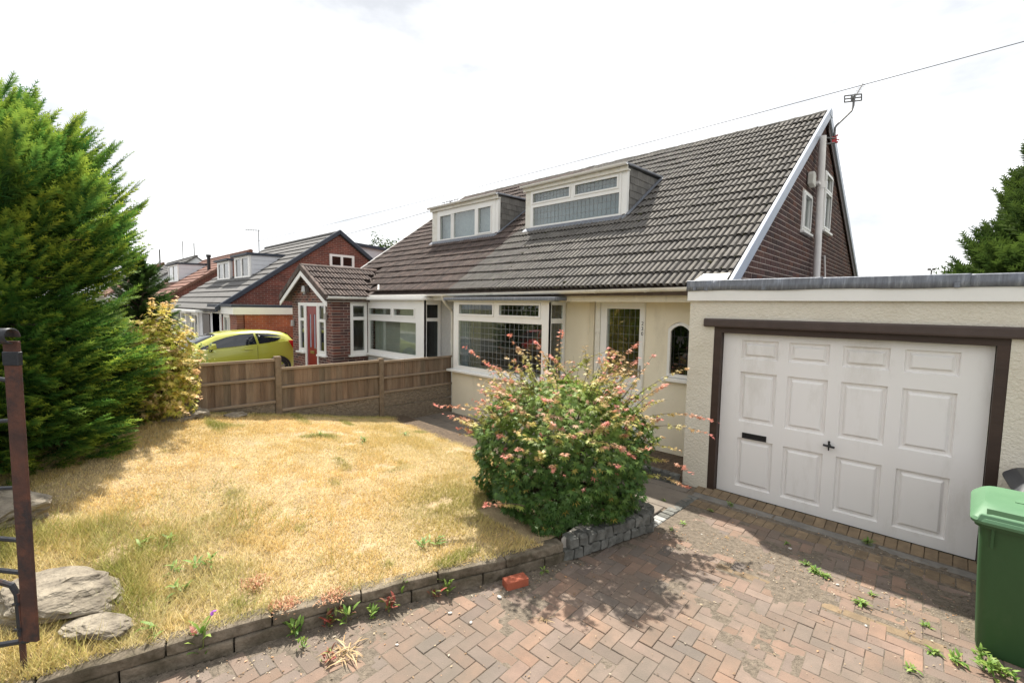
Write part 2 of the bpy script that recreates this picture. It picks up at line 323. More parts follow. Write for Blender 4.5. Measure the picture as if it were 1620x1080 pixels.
def fast_mesh(name, V, F, cols=None, smooth=False):
    """V (n,3), F (m,k) numpy"""
    me = bpy.data.meshes.new(name); V = np.asarray(V, np.float32); F = np.asarray(F, np.int32); m, k = F.shape
    me.vertices.add(len(V)); me.vertices.foreach_set('co', V.ravel())
    me.loops.add(m * k); me.loops.foreach_set('vertex_index', F.ravel())
    me.polygons.add(m); me.polygons.foreach_set('loop_start', np.arange(0, m * k, k, dtype=np.int32))
    if cols is not None:
        a = me.attributes.new('Col', 'FLOAT_COLOR', 'POINT'); c = np.ones((len(V), 4), np.float32); c[:, :3] = cols
        a.data.foreach_set('color', c.ravel())
    if smooth: me.polygons.foreach_set('use_smooth', np.ones(m, bool))
    me.update(calc_edges=True); return me

def pieces(parent, name, me, mats, limit=300, rest='pieces_beyond'):
    """one object per piece for the largest in view, the rest joined into one stuff part"""
    info = []
    for M4 in mats:
        x, y, d = pixel(M4.translation)
        vis = d > 0.2 and -60 < x < 1680 and -60 < y < 1140
        info.append((0 if vis else 1, d, M4))
    info.sort(key=lambda q: (q[0], q[1]))
    top = [q[2] for q in info if q[0] == 0][:limit]
    n = len(top); others = [q[2] for q in info][n:] if len([1 for q in info if q[0] == 0]) >= n else []
    others = [q[2] for q in info[n:]]
    for M4 in top: inst(name, me, M4, parent)
    if others:
        nv = len(me.vertices); co = np.empty(nv * 3); me.vertices.foreach_get('co', co); co = np.c_[co.reshape(-1, 3), np.ones(nv)]
        V = np.concatenate([(co @ np.array(M4).T)[:, :3] for M4 in others])
        b = MB(); fs = [tuple(p.vertices) for p in me.polygons]
        m2 = bpy.data.meshes.new(rest)
        m2.from_pydata(V.tolist(), [], [tuple(i + k * nv for i in f) for k in range(len(others)) for f in fs])
        for q in me.materials: m2.materials.append(q)
        o = _link(bpy.data.objects.new(rest, m2), parent); o['kind'] = 'stuff'

def block_mesh(name, lx, ly, lz, ch, m, jitter=0.0):
    """chamfered block, top face at z = 0, centred in x, y"""
    b = MB(); hx, hy = lx / 2, ly / 2
    j = lambda: random.uniform(-jitter, jitter)
    v = [(-hx, -hy, -lz), (hx, -hy, -lz), (hx, hy, -lz), (-hx, hy, -lz), (-hx, -hy, -ch), (hx, -hy, -ch), (hx, hy, -ch), (-hx, hy, -ch),
         (-hx + ch, -hy + ch, 0), (hx - ch, -hy + ch, 0), (hx - ch, hy - ch, 0), (-hx + ch, hy - ch, 0)]
    v = [(x + j(), y + j(), z + j()) for x, y, z in v]
    b.add(v, [(0, 1, 5, 4), (1, 2, 6, 5), (2, 3, 7, 6), (3, 0, 4, 7), (4, 5, 9, 8), (5, 6, 10, 9), (6, 7, 11, 10), (7, 4, 8, 11), (8, 9, 10, 11)])
    me = b.mesh(name); me.materials.append(m); return me

def T(x, y, z): return Matrix.Translation((x, y, z))
def RZ(a): return Matrix.Rotation(a, 4, 'Z')
def RX(a): return Matrix.Rotation(a, 4, 'X')
def RY(a): return Matrix.Rotation(a, 4, 'Y')

# value noise for placing and colouring plants
_G = rng.random((64, 64))
def vnoise(x, y, s):
    x = np.asarray(x) * s; y = np.asarray(y) * s
    xi = np.floor(x).astype(int); yi = np.floor(y).astype(int); fx = x - xi; fy = y - yi
    fx = fx * fx * (3 - 2 * fx); fy = fy * fy * (3 - 2 * fy)
    g = lambda a, b: _G[a % 64, b % 64]
    return (g(xi, yi) * (1 - fx) + g(xi + 1, yi) * fx) * (1 - fy) + (g(xi, yi + 1) * (1 - fx) + g(xi + 1, yi + 1) * fx) * fy

def frames(n, up=None):
    """orthonormal frames whose third axis is n and first axis is close to up (or random)"""
    n = n / np.linalg.norm(n, axis=1, keepdims=True)
    r = rng.normal(size=n.shape) if up is None else up
    t = r - n * np.sum(r * n, 1, keepdims=True); t /= np.linalg.norm(t, axis=1, keepdims=True) + 1e-9
    return np.stack([t, np.cross(n, t), n], axis=2)
def scatter(tv, tf, P, R, S, C, vcol=None):
    """template verts/faces placed N times; C (N,3) colours, vcol optional per-template-vertex blend to a second colour set (w, C2)"""
    N, k = len(P), len(tv)
    V = np.einsum('nij,kj->nki', R, tv) * S[:, None, None] + P[:, None, :]
    F = tf[None] + (np.arange(N) * k)[:, None, None]
    cols = np.repeat(C[:, None, :], k, 1)
    if vcol is not None:
        w, C2 = vcol; cols = cols * (1 - w[None, :, None]) + C2[:, None, :] * w[None, :, None]
    return V.reshape(-1, 3), F.reshape(-1, tf.shape[1]), cols.reshape(-1, 3)

def front(Y0): return lambda a, b, d: (a, Y0 - d, b)      # wall facing -Y
def side(X0): return lambda a, b, d: (X0 + d, a, b)       # wall facing +X

def window(parent, mp, a0, a1, b0, b1, cells, d0=-0.05, d1=0.02, m='white', glass='glass', sash=(), lead=None, name='window', sub=False, sill=None, leadw=0.006):
    """frame with a pane in each cell; panes hang under the frame, or beside it when the parent is already a part"""
    fr = MB().holes(mp, a0, a1, b0, b1, cells, d0, d1)
    for i in sash:
        h = cells[i]; e = 0.035
        fr.holes(mp, h[0] - e, h[1] + e, h[2] - e, h[3] + e, [h], d1 - 0.01, d1 + 0.018)
    f = obj(name, fr, K[m], parent)
    hold = parent if sub else f
    for i, h in enumerate(cells):
        dm = (d0 + d1) / 2
        obj('pane', MB().lbox(mp, h[0] - 0.004, h[1] + 0.004, h[2] - 0.004, h[3] + 0.004, dm - 0.004, dm + 0.004), K[glass], hold)
        if lead and lead[i]:
            na, nb = lead[i]; l = MB(); w = leadw
            for k in range(1, na):
                x = h[0] + (h[1] - h[0]) * k / na; l.lbox(mp, x - w, x + w, h[2], h[3], dm + 0.0045, dm + 0.009)
            for k in range(1, nb):
                z = h[2] + (h[3] - h[2]) * k / nb; l.lbox(mp, h[0], h[1], z - w, z + w, dm + 0.0045, dm + 0.0098)
            obj('leading', l, K['leadline'], hold)
    if sill:
        s0, s1, zt, th, pr = sill
        obj('sill', MB().lbox(mp, s0, s1, zt - th, zt, d1 - 0.06, d1 + pr), K['white'], hold, bevel=0.006)
    return f

# ================================================================== SETTING
KERB = [(-3.80, -0.75), (-3.70, -0.08), (-3.615, 0.31), (-3.45, 0.71), (-3.30, 1.30), (-3.12, 1.72), (-2.93, 2.24), (-2.71, 2.73), (-2.47, 3.44)]
def kerbX(Y):
    ys = [p[1] for p in KERB]; xs = [p[0] for p in KERB]; return np.interp(Y, ys, xs)
def lawn_h(X, Y):
    X = np.asarray(X, float); Y = np.asarray(Y, float)
    far = 0.05 + 0.64 * np.clip((5.2 - Y) / 3.3, 0, 1.15)
    near = 0.165 - 0.10 * np.clip((Y - 3.4) / 1.8, 0, 1)
    t = np.clip((kerbX(Y) - 0.1 - X) / (kerbX(Y) + 8.1), 0, 1)
    t = t * t * (3 - 2 * t) * 0.5 + t * 0.5
    return near * (1 - t) + far * t + 0.02 * (vnoise(X + 40, Y + 40, 1.3) - 0.5) + 0.012 * (vnoise(X + 9, Y + 9, 5) - 0.5)
def in_lawn(X, Y):
    back = np.where(X < -5.7, 5.28 - 0.03 * (X + 8), 5.16)
    return (X > -8.08) & (X < kerbX(Y) - 0.05) & (Y < back) & (Y > -2.4) & ~((X > -3.72) & (Y > 3.45)) & ~((X > -3.55) & (Y > 3.2))

tag(obj('ground', MB().add([(-300, -300, -0.16), (300, -300, -0.16), (300, 300, -0.16), (-300, 300, -0.16)], [(0, 1, 2, 3)]), K['field']), kind='structure')
tag(obj('road', MB().add([(-120, -9.2, -0.13), (60, -9.2, -0.13), (60, -2.6, -0.13), (-120, -2.6, -0.13)], [(0, 1, 2, 3)]), K['asphalt']), kind='structure')
tag(obj('pavement', MB().box(-120, 60, -2.6, -0.7, -0.15, -0.02), K['concrete']), kind='structure')
tag(obj('pavement', MB().box(-120, 60, -11, -9.2, -0.15, -0.02), K['concrete']), kind='structure')

# driveway bed, block paving laid in herringbone on it
drive = obj('driveway', MB().prism([(-3.9, -0.7, -0.05), (2.2, -0.7, -0.05), (2.2, 6.2, -0.05), (-2.25, 6.2, -0.05), (-2.2, 4.5, -0.05), (-2.5, 3.5, -0.05)], (0, 0, 0.0405)), K['sand'])
tag(drive, kind='structure')
PW = 0.1035
pav = block_mesh('block_paver', PW * 2 - 0.004, PW - 0.004, 0.05, 0.0035, K['paver'])
ms = []
a0 = math.radians(2.0)
for c in range(-70, 60):
    for r in range(-30, 75):
        q = (c - r) % 4
        if q == 0: lx, ly, rot = (c + 1) * PW, (r + .5) * PW, 0
        elif q == 3: lx, ly, rot = (c + .5) * PW, (r + 1) * PW, math.pi / 2
        else: continue
        X = lx * math.cos(a0) - ly * math.sin(a0) - 0.8; Y = lx * math.sin(a0) + ly * math.cos(a0) + 1.4
        if Y > 5.5 or Y < -0.55 or X > 1.9: continue
        if abs(Y - (4.375 + 0.035 * (X + 1.27))) < 0.085 and -1.5 < X < 0.16: continue
        lim = kerbX(Y) + 0.10 if Y < 3.44 else -2.40 + (Y - 3.44) * 0.27
        if X < lim: continue
        ms.append(T(X, Y, random.uniform(-0.0025, 0.0025) - 0.0015) @ RZ(a0 + rot + random.gauss(0, 0.008)) @ RX(random.gauss(0, 0.009)) @ RY(random.gauss(0, 0.009)))
pieces(drive, 'block_paver', pav, ms, 300, 'block_pavers')
dgx, dgy = np.meshgrid(np.arange(-3.75, 0.75, 0.018), np.arange(-0.4, 6.0, 0.018), indexing='ij')
band = np.exp(-((dgy - 4.85 - 0.10 * (dgx + 1)) / 0.38) ** 2) + 0.9 * np.exp(-((dgx - kerbX(dgy) - 0.12) / 0.16) ** 2) * (dgy < 3.5) + 0.8 * np.exp(-((dgy - 5.76) / 0.05) ** 2)
dn = 0.5 * vnoise(dgx + 8, dgy + 8, 2.1) + 0.3 * vnoise(dgx + 3, dgy + 1, 7.0) + 0.2 * vnoise(dgx, dgy + 6, 24.0)
dgz = -0.0112 + 0.0135 * dn + 0.0045 * band * (0.4 + dn)
dok = dgx > np.where(dgy < 3.44, kerbX(dgy) + 0.0, -2.42 + (dgy - 3.44) * 0.27)
di = np.arange(dgx.size).reshape(dgx.shape); dc = dok[:-1, :-1] & dok[1:, :-1] & dok[:-1, 1:] & dok[1:, 1:]
dF = np.stack([di[:-1, :-1], di[1:, :-1], di[1:, 1:], di[:-1, 1:]], -1)[dc]
du, dinv = np.unique(dF, return_inverse=True)
dirt = obj('paving_dirt', fast_mesh('paving_dirt', np.stack([dgx.ravel(), dgy.ravel(), dgz.ravel()], 1)[du], dinv.reshape(-1, 4), smooth=True), K['sand'])
tag(dirt, 'dusty brown dirt and sand filling the joints of the block paving', 'dirt', kind='stuff')
buff = block_mesh('buff_paver', 0.2, 0.1, 0.05, 0.004, K['paver_yellow'])
buff2 = block_mesh('buff_paver', 0.0995, 0.21, 0.05, 0.004, K['paver_yellow'])
ms = []
for i in range(8): ms.append(T(-1.38 + i * 0.205, 4.37 + 0.035 * (i * 0.205), -0.003) @ RZ(0.035))
for i in range(8): inst('buff_paver', buff, ms[i], drive)
for i in range(38):                       # soldier course in front of the channel
    x = -2.13 + i * 0.104
    inst('buff_paver', buff2, T(x, 5.62, random.uniform(-0.004, 0.001)) @ RZ(random.gauss(0, 0.006)), drive)
for i in range(27):                       # soldier course rising to the garage door
    x = -2.25 + i * 0.104
    inst('buff_paver', buff2, T(x, 6.075, 0.012 + random.uniform(-0.002, 0.002)) @ RX(0.16) @ RZ(random.gauss(0, 0.006)), drive)
for i in range(4):
    obj('channel_stone', MB().box(-2.27 + i * 0.95, -2.275 + (i + 1) * 0.95, 5.80, 5.955, -0.05, -0.002 + 0.002 * (i % 2)), K['concrete'], drive, bevel=0.012)

# path of paving slabs in front of the house
path = obj('path', MB().prism([(-8.1, 5.1, -0.04), (-2.25, 5.1, -0.04), (-2.25, 4.4, -0.04), (-2.19, 4.4, -0.04), (-2.19, 6.12, -0.04), (-2.5, 6.95, -0.04), (-8.1, 6.95, -0.04)], (0, 0, 0.03)), K['sand'])
tag(path, kind='structure')
for i in range(8):
    for j in range(2):
        x0 = -8.09 + i * 0.735; y0 = 5.2 + j * 0.62
        if j == 1 and i >= 6: continue
        z = random.uniform(-0.003, 0.003)
        obj('paving_slab', MB().box(x0, x0 + 0.725, y0, y0 + 0.61, -0.03, 0.006 + z), K['slab'], path, bevel=0.006)
obj('paving_slab', MB().box(-2.95, -2.345, 4.72, 5.19, -0.03, 0.003), K['slab'], path, bevel=0.006)
obj('paving_slab', MB().box(-3.675, -3.01, 5.825, 5.93, -0.03, 0.003), K['slab'], path, bevel=0.006)
obj('paving_slab', MB().box(-2.955, -2.35, 5.825, 6.0, -0.03, 0.004), K['slab'], path, bevel=0.006)
pale = mat('pale_sett', (0.34, 0.34, 0.325), (0.24, 0.24, 0.23), 14, rough=0.9, bump=0.5, bscale=50, rnd=0.2)
for i in range(12):
    y = 4.56 + i * 0.107
    me = block_mesh('sett', 0.13, 0.1, 0.05, 0.008, pale if i < 4 else K['sett'], 0.004)
    inst('sett', me, T(-2.265 + 0.004 * i, y, 0.004) @ RZ(random.gauss(0, 0.02)), path)

# planting bed beside the front door, edged with setts
bed = obj('planting_bed', MB().box(-3.55, -2.52, 6.08, 6.95, -0.03, 0.10), K['soil']); tag(bed, kind='structure')
for i in range(9):
    me = block_mesh('edging_sett', 0.105, 0.11, 0.2, 0.012, K['sett'], 0.008)
    inst('edging_sett', me, T(-3.50 + i * 0.113, 6.02 + random.uniform(-.005, .005), 0.145) @ RZ(random.gauss(0, 0.04)), bed)

# lawn surface
gx = np.linspace(-8.1, -2.4, 96); gy = np.linspace(-2.5, 5.4, 130)
XX, YY = np.meshgrid(gx, gy, indexing='ij'); ZZ = lawn_h(XX, YY)
ok = in_lawn(XX, YY) | (((XX > -4.05) & (XX < kerbX(YY) - 0.1)) & (YY > 3.1) & (YY < 3.5))
ok |= (XX > -4.2) & (XX < -2.75) & (YY > 3.1) & (YY < 4.95)
idx = np.arange(XX.size).reshape(XX.shape)
okc = ok[:-1, :-1] & ok[1:, :-1] & ok[:-1, 1:] & ok[1:, 1:]
F = np.stack([idx[:-1, :-1], idx[1:, :-1], idx[1:, 1:], idx[:-1, 1:]], -1)[okc]
used, inv = np.unique(F, return_inverse=True)
VV = np.stack([XX.ravel(), YY.ravel(), ZZ.ravel()], 1)[used]
lawn = obj('lawn', fast_mesh('lawn', VV, inv.reshape(-1, 4), smooth=True), K['lawn']); tag(lawn, kind='structure')
# earth body below the turf
eb = MB(); pts = [(x, y, -0.12) for x, y in [(-8.1, -2.5), (-3.95, -2.5)] + [(p[0] - 0.09, p[1]) for p in KERB] + [(-2.6, 4.5), (-2.9, 5.1), (-8.1, 5.2)]]
eb.prism(pts, (0, 0, 0.245)); tag(obj('earth', eb, K['soil']), kind='structure')
sb = MB().prism([(-4.0, 3.3, -0.02), (-2.68, 3.3, -0.02), (-2.6, 3.6, -0.02), (-2.38, 4.4, -0.02), (-2.45, 4.62, -0.02), (-4.0, 4.66, -0.02)], (0, 0, 0.16)); tag(obj('shrub_bed', sb, K['soil']), kind='structure')

# neighbouring plots
tag(obj('neighbour_driveway', MB().box(-60, -8.25, -0.7, 4.4, -0.1, 0.02), K['concrete']), kind='structure')
tag(obj('neighbour_driveway', MB().box(-16.95, -14.5, 4.4, 14, -0.1, 0.025), K['concrete']), kind='structure')

# ================================================================== garden edging (two courses of stones along the lawn)
edge = thing('garden_edging', (-3.1, 1.7, 0), 'low two-course edging of old weathered stone kerbs between lawn and driveway', 'kerb')
def along(poly, s):
    for a, b in zip(poly[:-1], poly[1:]):
        d = math.dist(a, b)
        if s <= d: return (a[0] + (b[0] - a[0]) * s / d, a[1] + (b[1] - a[1]) * s / d)
        s -= d
    a, b = poly[-2], poly[-1]; d = math.dist(a, b); return (b[0] + (b[0] - a[0]) * s / d, b[1] + (b[1] - a[1]) * s / d)
tot = sum(math.dist(a, b) for a, b in zip(KERB[:-1], KERB[1:]))
for course, (z0, z1, off, s0, ln) in enumerate([(-0.04, 0.084, 0.012, -0.2, 0.62), (0.088, 0.172, 0.0, 0.05, 0.615)]):
    s = s0
    while s < tot - 0.25:
        e = min(s + ln - 0.008, tot + 0.02); p, q = along(KERB, max(s, 0.0)), along(KERB, e); s += ln
        d = Vector((q[0] - p[0], q[1] - p[1], 0)); n = Vector((-d.y, d.x, 0)).normalized()
        b = MB(); nseg = 5; vv = []
        for k in range(nseg + 1):
            t = k / nseg; c = Vector((p[0], p[1], 0)) + d * t - n * off * 0
            j = lambda w=0.007: random.uniform(-w, w)
            for (o_, z) in ((-off * 0.6, z0), (0.16, z0), (0.13 + j(0.01), z1 + j(0.004)), (-0.004 - off * 0.5 + j(), z1 + j(0.003))):
                pt = c + n * o_; vv.append((pt.x, pt.y, z))
        fs = [(4 * k + i, 4 * k + (i + 1) % 4, 4 * k + 4 + (i + 1) % 4, 4 * k + 4 + i) for k in range(nseg) for i in range(4)] + [(0, 1, 2, 3), (4 * nseg + 3, 4 * nseg + 2, 4 * nseg + 1, 4 * nseg)]
        b.add(vv, fs); obj('kerb_stone', b, K['kerb'], edge, bevel=0.014, seg=2)

# planter wall of setts
plan = thing('planter_wall', (-2.3, 4.0, 0), 'low curved wall of two courses of dark granite setts round the maple shrub', 'wall')
PP = [(-2.50, 3.36), (-2.40, 3.60), (-2.21, 4.38), (-2.17, 4.52), (-2.22, 4.66), (-2.40, 4.74), (-2.75, 4.80)]
obj('mortar_core', MB().prism([(-2.54, 3.4, 0.0), (-2.45, 3.6, 0), (-2.27, 4.36, 0), (-2.25, 4.5, 0), (-2.28, 4.6, 0), (-2.42, 4.68, 0), (-2.75, 4.73, 0), (-2.8, 4.6, 0), (-2.5, 4.5, 0), (-2.6, 3.7, 0)], (0, 0, 0.195)), K['mortar'], plan)
for course in range(2):
    s = 0.02 + 0.055 * course
    while s < 1.85:
        p, q = along(PP, s), along(PP, s + 0.1); ang = math.atan2(q[1] - p[1], q[0] - p[0])
        me = block_mesh('sett', 0.101, 0.14, 0.098, 0.014, K['sett'], 0.009)
        mx_, my_ = (p[0] + q[0]) / 2, (p[1] + q[1]) / 2
        inst('sett', me, T(mx_ - 0.055 * math.sin(ang) * 1 * -1 * -1, my_ + 0.055 * math.cos(ang), 0.104 + course * 0.108 + random.uniform(-.004, .006)) @ RZ(ang + random.gauss(0, 0.04)), plan)
        s += 0.109

# ================================================================== FENCE
fence = thing('garden_fence', (-8.1, 3.8, 0.3), 'low weathered brown board fence with concrete gravel boards between the two front gardens', 'fence')
POSTY = [6.50, 4.715, 2.785, 0.855, -1.075]
board = MB().box(-0.006, 0.006, -0.058, 0.058, 0, 1).mesh('board'); board.materials.append(K['wood'])
tops = [1.285, 1.315, 1.475, 1.50]; grav = [(0.08, 0.62), (0.22, 0.56), (0.42, 0.72), (0.6, 0.76)]
for i in range(4):
    y1, y0 = POSTY[i] - (0.0 if i == 0 else 0.05), POSTY[i + 1] + 0.05
    zt = tops[i]; g0, g1 = grav[i]
    n = int(round((y1 - y0) / 0.105)); st = (y1 - y0) / n
    for k in range(n):
        inst('board', board, T(-8.105 + 0.006 * (k % 2), y0 + (k + .5) * st, g1 + random.uniform(0, .004)) @ RZ(random.gauss(0, 0.02)) @ Matrix.Diagonal((1, 1.0, zt - 0.02 - g1, 1)), fence)
    for zc, h in ((zt - 0.02, 0.045), (zt - 0.33 if i else zt - 0.34, 0.04), (g1 + 0.03, 0.045)):
        obj('rail', MB().box(-8.092, -8.055, y0, y1, zc - h / 2, zc + h / 2), K['wood_rail'], fence, bevel=0.004)
    ng = 2 if i == 0 else 1
    for k in range(ng):
        hh = (g1 - 0.005 - g0) / ng
        obj('gravel_board', MB().box(-8.125, -8.075, y0, y1, g0 - 0.3 * (k == 0) + hh * k, g0 + hh * (k + 1) - (0.012 if k < ng - 1 else -0.012)), K['gravel_board'], fence, bevel=0.008)
for i, y in enumerate(POSTY[1:]):
    zt = [1.34, 1.51, 1.53, 1.55][i]
    p = obj('post', MB().box(-8.155, -8.045, y - 0.05, y + 0.05, -0.1, zt), K['post'], fence, bevel=0.008)

# ================================================================== BUILDINGS
TH = math.atan2(6.74 - 2.72, 12.2 - 6.5); CT, ST = math.cos(TH), math.sin(TH)
def RP(X, v, w=0.0): return (X, 6.5 + v * CT - w * ST, 2.72 + v * ST + w * CT)
def roof_z(Y): return 2.72 + (Y - 6.5) * math.tan(TH)
def roll_tile(name, m):
    b = MB(); n = 12; us = np.linspace(-0.1475, 0.1475, n + 1)
    pr = [0.052 * (1 - abs(2 * (((u + 0.1475) / 0.09833 + 1e-6) % 1.0) - 1) ** 3.2) for u in us]; pr[-1] = 0.0
    v = [(u, 0.04, 0.008 + p * 0.9) for u, p in zip(us, pr)] + [(u, 0.0, 0.038 + p) for u, p in zip(us, pr)] + [(u, 0.40, 0.004 + p) for u, p in zip(us, pr)]
    k = n + 1
    f = [(i, i + 1, k + i + 1, k + i) for i in range(n)] + [(k + i, k + i + 1, 2 * k + i + 1, 2 * k + i) for i in range(n)]
    b.add(v, f); me = b.mesh(name, recalc=False, smooth=True, angle=40); me.materials.append(m); return me
def frame4(o, U, V, N):
    return Matrix(((U[0], V[0], N[0], o[0]), (U[1], V[1], N[1], o[1]), (U[2], V[2], N[2], o[2]), (0, 0, 0, 1)))
tile_g = roll_tile('roof_tile', K['tile']); tile_n = roll_tile('roof_tile', K['tile_nb'])

def main_roof(parent, x0, x1, tile, skip, uname):
    rf = obj('roof', MB().prism([RP(x0, -0.05, -0.10), RP(x1, -0.05, -0.10), RP(x1, 6.97, -0.10), RP(x0, 6.97, -0.10)], (0, -ST * 0.07, CT * 0.07))
             .prism([(x0, 12.2, 6.62), (x1, 12.2, 6.62), (x1, 19.2, 2.9), (x0, 19.2, 2.9)], (0, 0.03, 0.08)), K['tile_nb'], parent)
    ms = []; n = int(round((x1 - x0) / 0.3))
    w = (x1 - x0) / n
    for r in range(20):
        for c in range(n):
            X = x0 + (c + .5) * w; p = RP(X, r * 0.345, 0)
            if skip(X, p[1], p[2]): continue
            tw = random.gauss(0, 0.006); dz = random.uniform(-0.005, 0.006)
            ms.append(frame4(RP(X, r * 0.345 + random.gauss(0, 0.003), dz), (1, 0, 0), (0, CT, ST), (0, -ST, CT)) @ RX(tw) @ Matrix.Diagonal((w / 0.3, 1, 1, 1)))
    pieces(rf, 'roof_tile', tile, ms, 300, 'roof_tiles')
    n = int((x1 - x0) / 0.44)
    for i in range(n):
        a, b = x0 + (x1 - x0) * i / n, x0 + (x1 - x0) * (i + 1) / n - 0.008
        q = MB(); m_ = 9
        vs_ = []
        for xx in (a, (a * 2 + b) / 3, (a + 2 * b) / 3, b):
            for k in range(m_):
                an = math.pi * k / (m_ - 1) * 1.06 - 0.09; rr = 0.125 + random.uniform(-0.008, 0.012)
                vs_.append((xx, 12.2 + math.cos(an) * rr, 6.70 + math.sin(an) * rr * 0.85))
        q.add(vs_, [(j * m_ + k, j * m_ + k + 1, (j + 1) * m_ + k + 1, (j + 1) * m_ + k) for j in range(3) for k in range(m_ - 1)])
        obj('ridge_tile', q, K['ridge'], rf, smooth=True, angle=60)
    return rf

def gutter(parent, p0, p1, r=0.055, m='white_dirty', name='gutter', brackets=0.9):
    """half-round gutter from p0 to p1 (along any horizontal axis) with joints"""
    P0, P1 = Vector(p0), Vector(p1); d = (P1 - P0).normalized(); n = Vector((0, 0, 1)).cross(d).normalized()
    b = MB(); k = 9; L_ = (P1 - P0).length
    ring = lambda P, rr: [tuple(P + n * math.cos(math.pi + math.pi * i / (k - 1)) * rr + Vector((0, 0, 1)) * math.sin(math.pi + math.pi * i / (k - 1)) * rr) for i in range(k)]
    v = ring(P0, r) + ring(P1, r) + ring(P0, r - 0.008) + ring(P1, r - 0.008)
    f = [(i, i + 1, k + i + 1, k + i) for i in range(k - 1)] + [(2 * k + i, 2 * k + i + 1, 3 * k + i + 1, 3 * k + i) for i in range(k - 1)]
    f += [(0, k, 3 * k, 2 * k), (k - 1, 2 * k - 1, 4 * k - 1, 3 * k - 1)] + [(i, i + 1, 2 * k + i + 1, 2 * k + i) for i in range(k - 1)] + [(k + i, k + i + 1, 3 * k + i + 1, 3 * k + i) for i in range(k - 1)]
    b.add(v, f)
    s = brackets / 2
    while s < L_:
        for (a_, rr) in ((0.0, r + 0.006),):
            A = P0 + d * (s - 0.02); B = P0 + d * (s + 0.02); o = len(b.v)
            b.v += ring(A, rr) + ring(B, rr); b.f += [(o + i, o + i + 1, o + k + i + 1, o + k + i) for i in range(k - 1)]
        s += brackets
    return obj(name, b, K[m], parent, smooth=True)

slate_me = MB().hexa([(0, -0.098, 0), (0, 0.098, 0), (-0.014, 0.098, 0), (-0.014, -0.098, 0), (-0.012, -0.098, 0.19), (-0.012, 0.098, 0.19), (-0.02, 0.098, 0.19), (-0.02, -0.098, 0.19)]).mesh('slate')
slate_me.materials.append(K['slate'])
def dormer(parent, x0, x1, wa, wb, cells, sash, lead, post_m):
    YD = 8.775; mp = front(YD)
    dm = obj('dormer', MB().prism([(x0, YD + 0.06, 4.28), (x0, YD + 0.06, 5.38), (x0, 10.42, 5.44)], (0.05, 0, 0))
             .prism([(x1 - 0.07, YD + 0.06, 4.28), (x1 - 0.07, YD + 0.06, 5.38), (x1 - 0.07, 10.42, 5.44)], (0.045, 0, 0)), K['slate'], parent)
    tb = math.tan(TH)
    r = 0
    z = 4.33
    while z < 5.36:
        off = 0.1 * (r % 2); y = YD + 0.12 + off
        while y < 10.4:
            zt = roof_z(y) + 0.02
            if z + 0.1 > zt and z < 5.36 and roof_z(y - 0.08) < z + 0.14:
                hh = 1.0 if z + 0.19 < 5.42 else (5.40 - z) / 0.19
                inst('slate', slate_me, T(x1 + 0.002 + 0.004, y, z + random.uniform(-.004, .004)) @ Matrix.Diagonal((1, 1, max(hh, .3), 1)), dm)
            y += 0.2
        z += 0.15; r += 1
    fl = obj('flat_roof', MB().prism([(x0 - 0.05, YD - 0.10, 5.405), (x1 + 0.06, YD - 0.10, 5.405), (x1 + 0.06, 10.55, 5.465), (x0 - 0.05, 10.55, 5.465)], (0, 0, 0.045)), K['lead'], dm, bevel=0.008)
    obj('fascia', MB().box(x0 - 0.03, x1 + 0.04, YD - 0.075, YD - 0.05, 5.30, 5.40), K['white_dirty'], dm)
    obj('soffit', MB().box(x0 - 0.03, x1 + 0.04, YD - 0.05, YD + 0.05, 5.31, 5.335), K['white_dirty'], dm)
    obj('corner_board', MB().box(x1 - 0.10, x1 + 0.008, YD - 0.012, YD + 0.075, 4.30, 5.31), K['white'], dm, bevel=0.004)
    obj('corner_board', MB().box(x0, wa - 0.002, YD - 0.01, YD + 0.05, 4.28, 5.31), K[post_m], dm, bevel=0.004)
    if wb < x1 - 0.1: obj('corner_board', MB().box(wb + 0.002, x1 - 0.10, YD - 0.008, YD + 0.05, 4.30, 5.31), K['white'], dm)
    gutter(dm, (x0 - 0.06, YD - 0.135, 5.425), (x1 + 0.06, YD - 0.135, 5.44), 0.05, 'white')
    window(dm, mp, wa, wb, 4.335, 5.31, cells, -0.05, 0.02, sash=sash, lead=lead, sub=True, leadw=0.004)
    obj('net_and_reflection', MB().box(wa, wb, YD + 0.16, YD + 0.165, 4.3, 5.3), K['net_reflect'], dm)  # sheet coloured as the grey-blue sky reflection in the dormer glass
    obj('sill', MB().box(wa - 0.02, wb + 0.12, YD - 0.05, YD + 0.02, 4.298, 4.333), K['white'], dm, bevel=0.006)
    obj('flashing', MB().prism([RP(x0 + 0.02, 2.62, 0.06), RP(x1 + 0.05, 2.62, 0.06), RP(x1 + 0.05, 2.78, 0.075), RP(x0 + 0.02, 2.78, 0.075)], (0, -0.003, 0.006))
        .prism([RP(x1 + 0.02, 2.75, 0.085), RP(x1 + 0.10, 2.75, 0.08), RP(x1 + 0.10, 4.60, 0.08), RP(x1 + 0.02, 4.60, 0.085)], (0, -0.003, 0.006)), K['lead'], dm)
    return dm

def text_part(name, s, size, M4, m, parent, depth=0.004):
    cu = bpy.data.curves.new(name, 'FONT'); cu.body = s; cu.size = size; cu.extrude = depth; cu.align_x = 'CENTER'
    to = bpy.data.objects.new(name, cu); COL.objects.link(to)
    dg = bpy.context.evaluated_depsgraph_get(); me = bpy.data.meshes.new_from_object(to.evaluated_get(dg))
    bpy.data.objects.remove(to); me.materials.append(m); return inst(name, me, M4, parent)

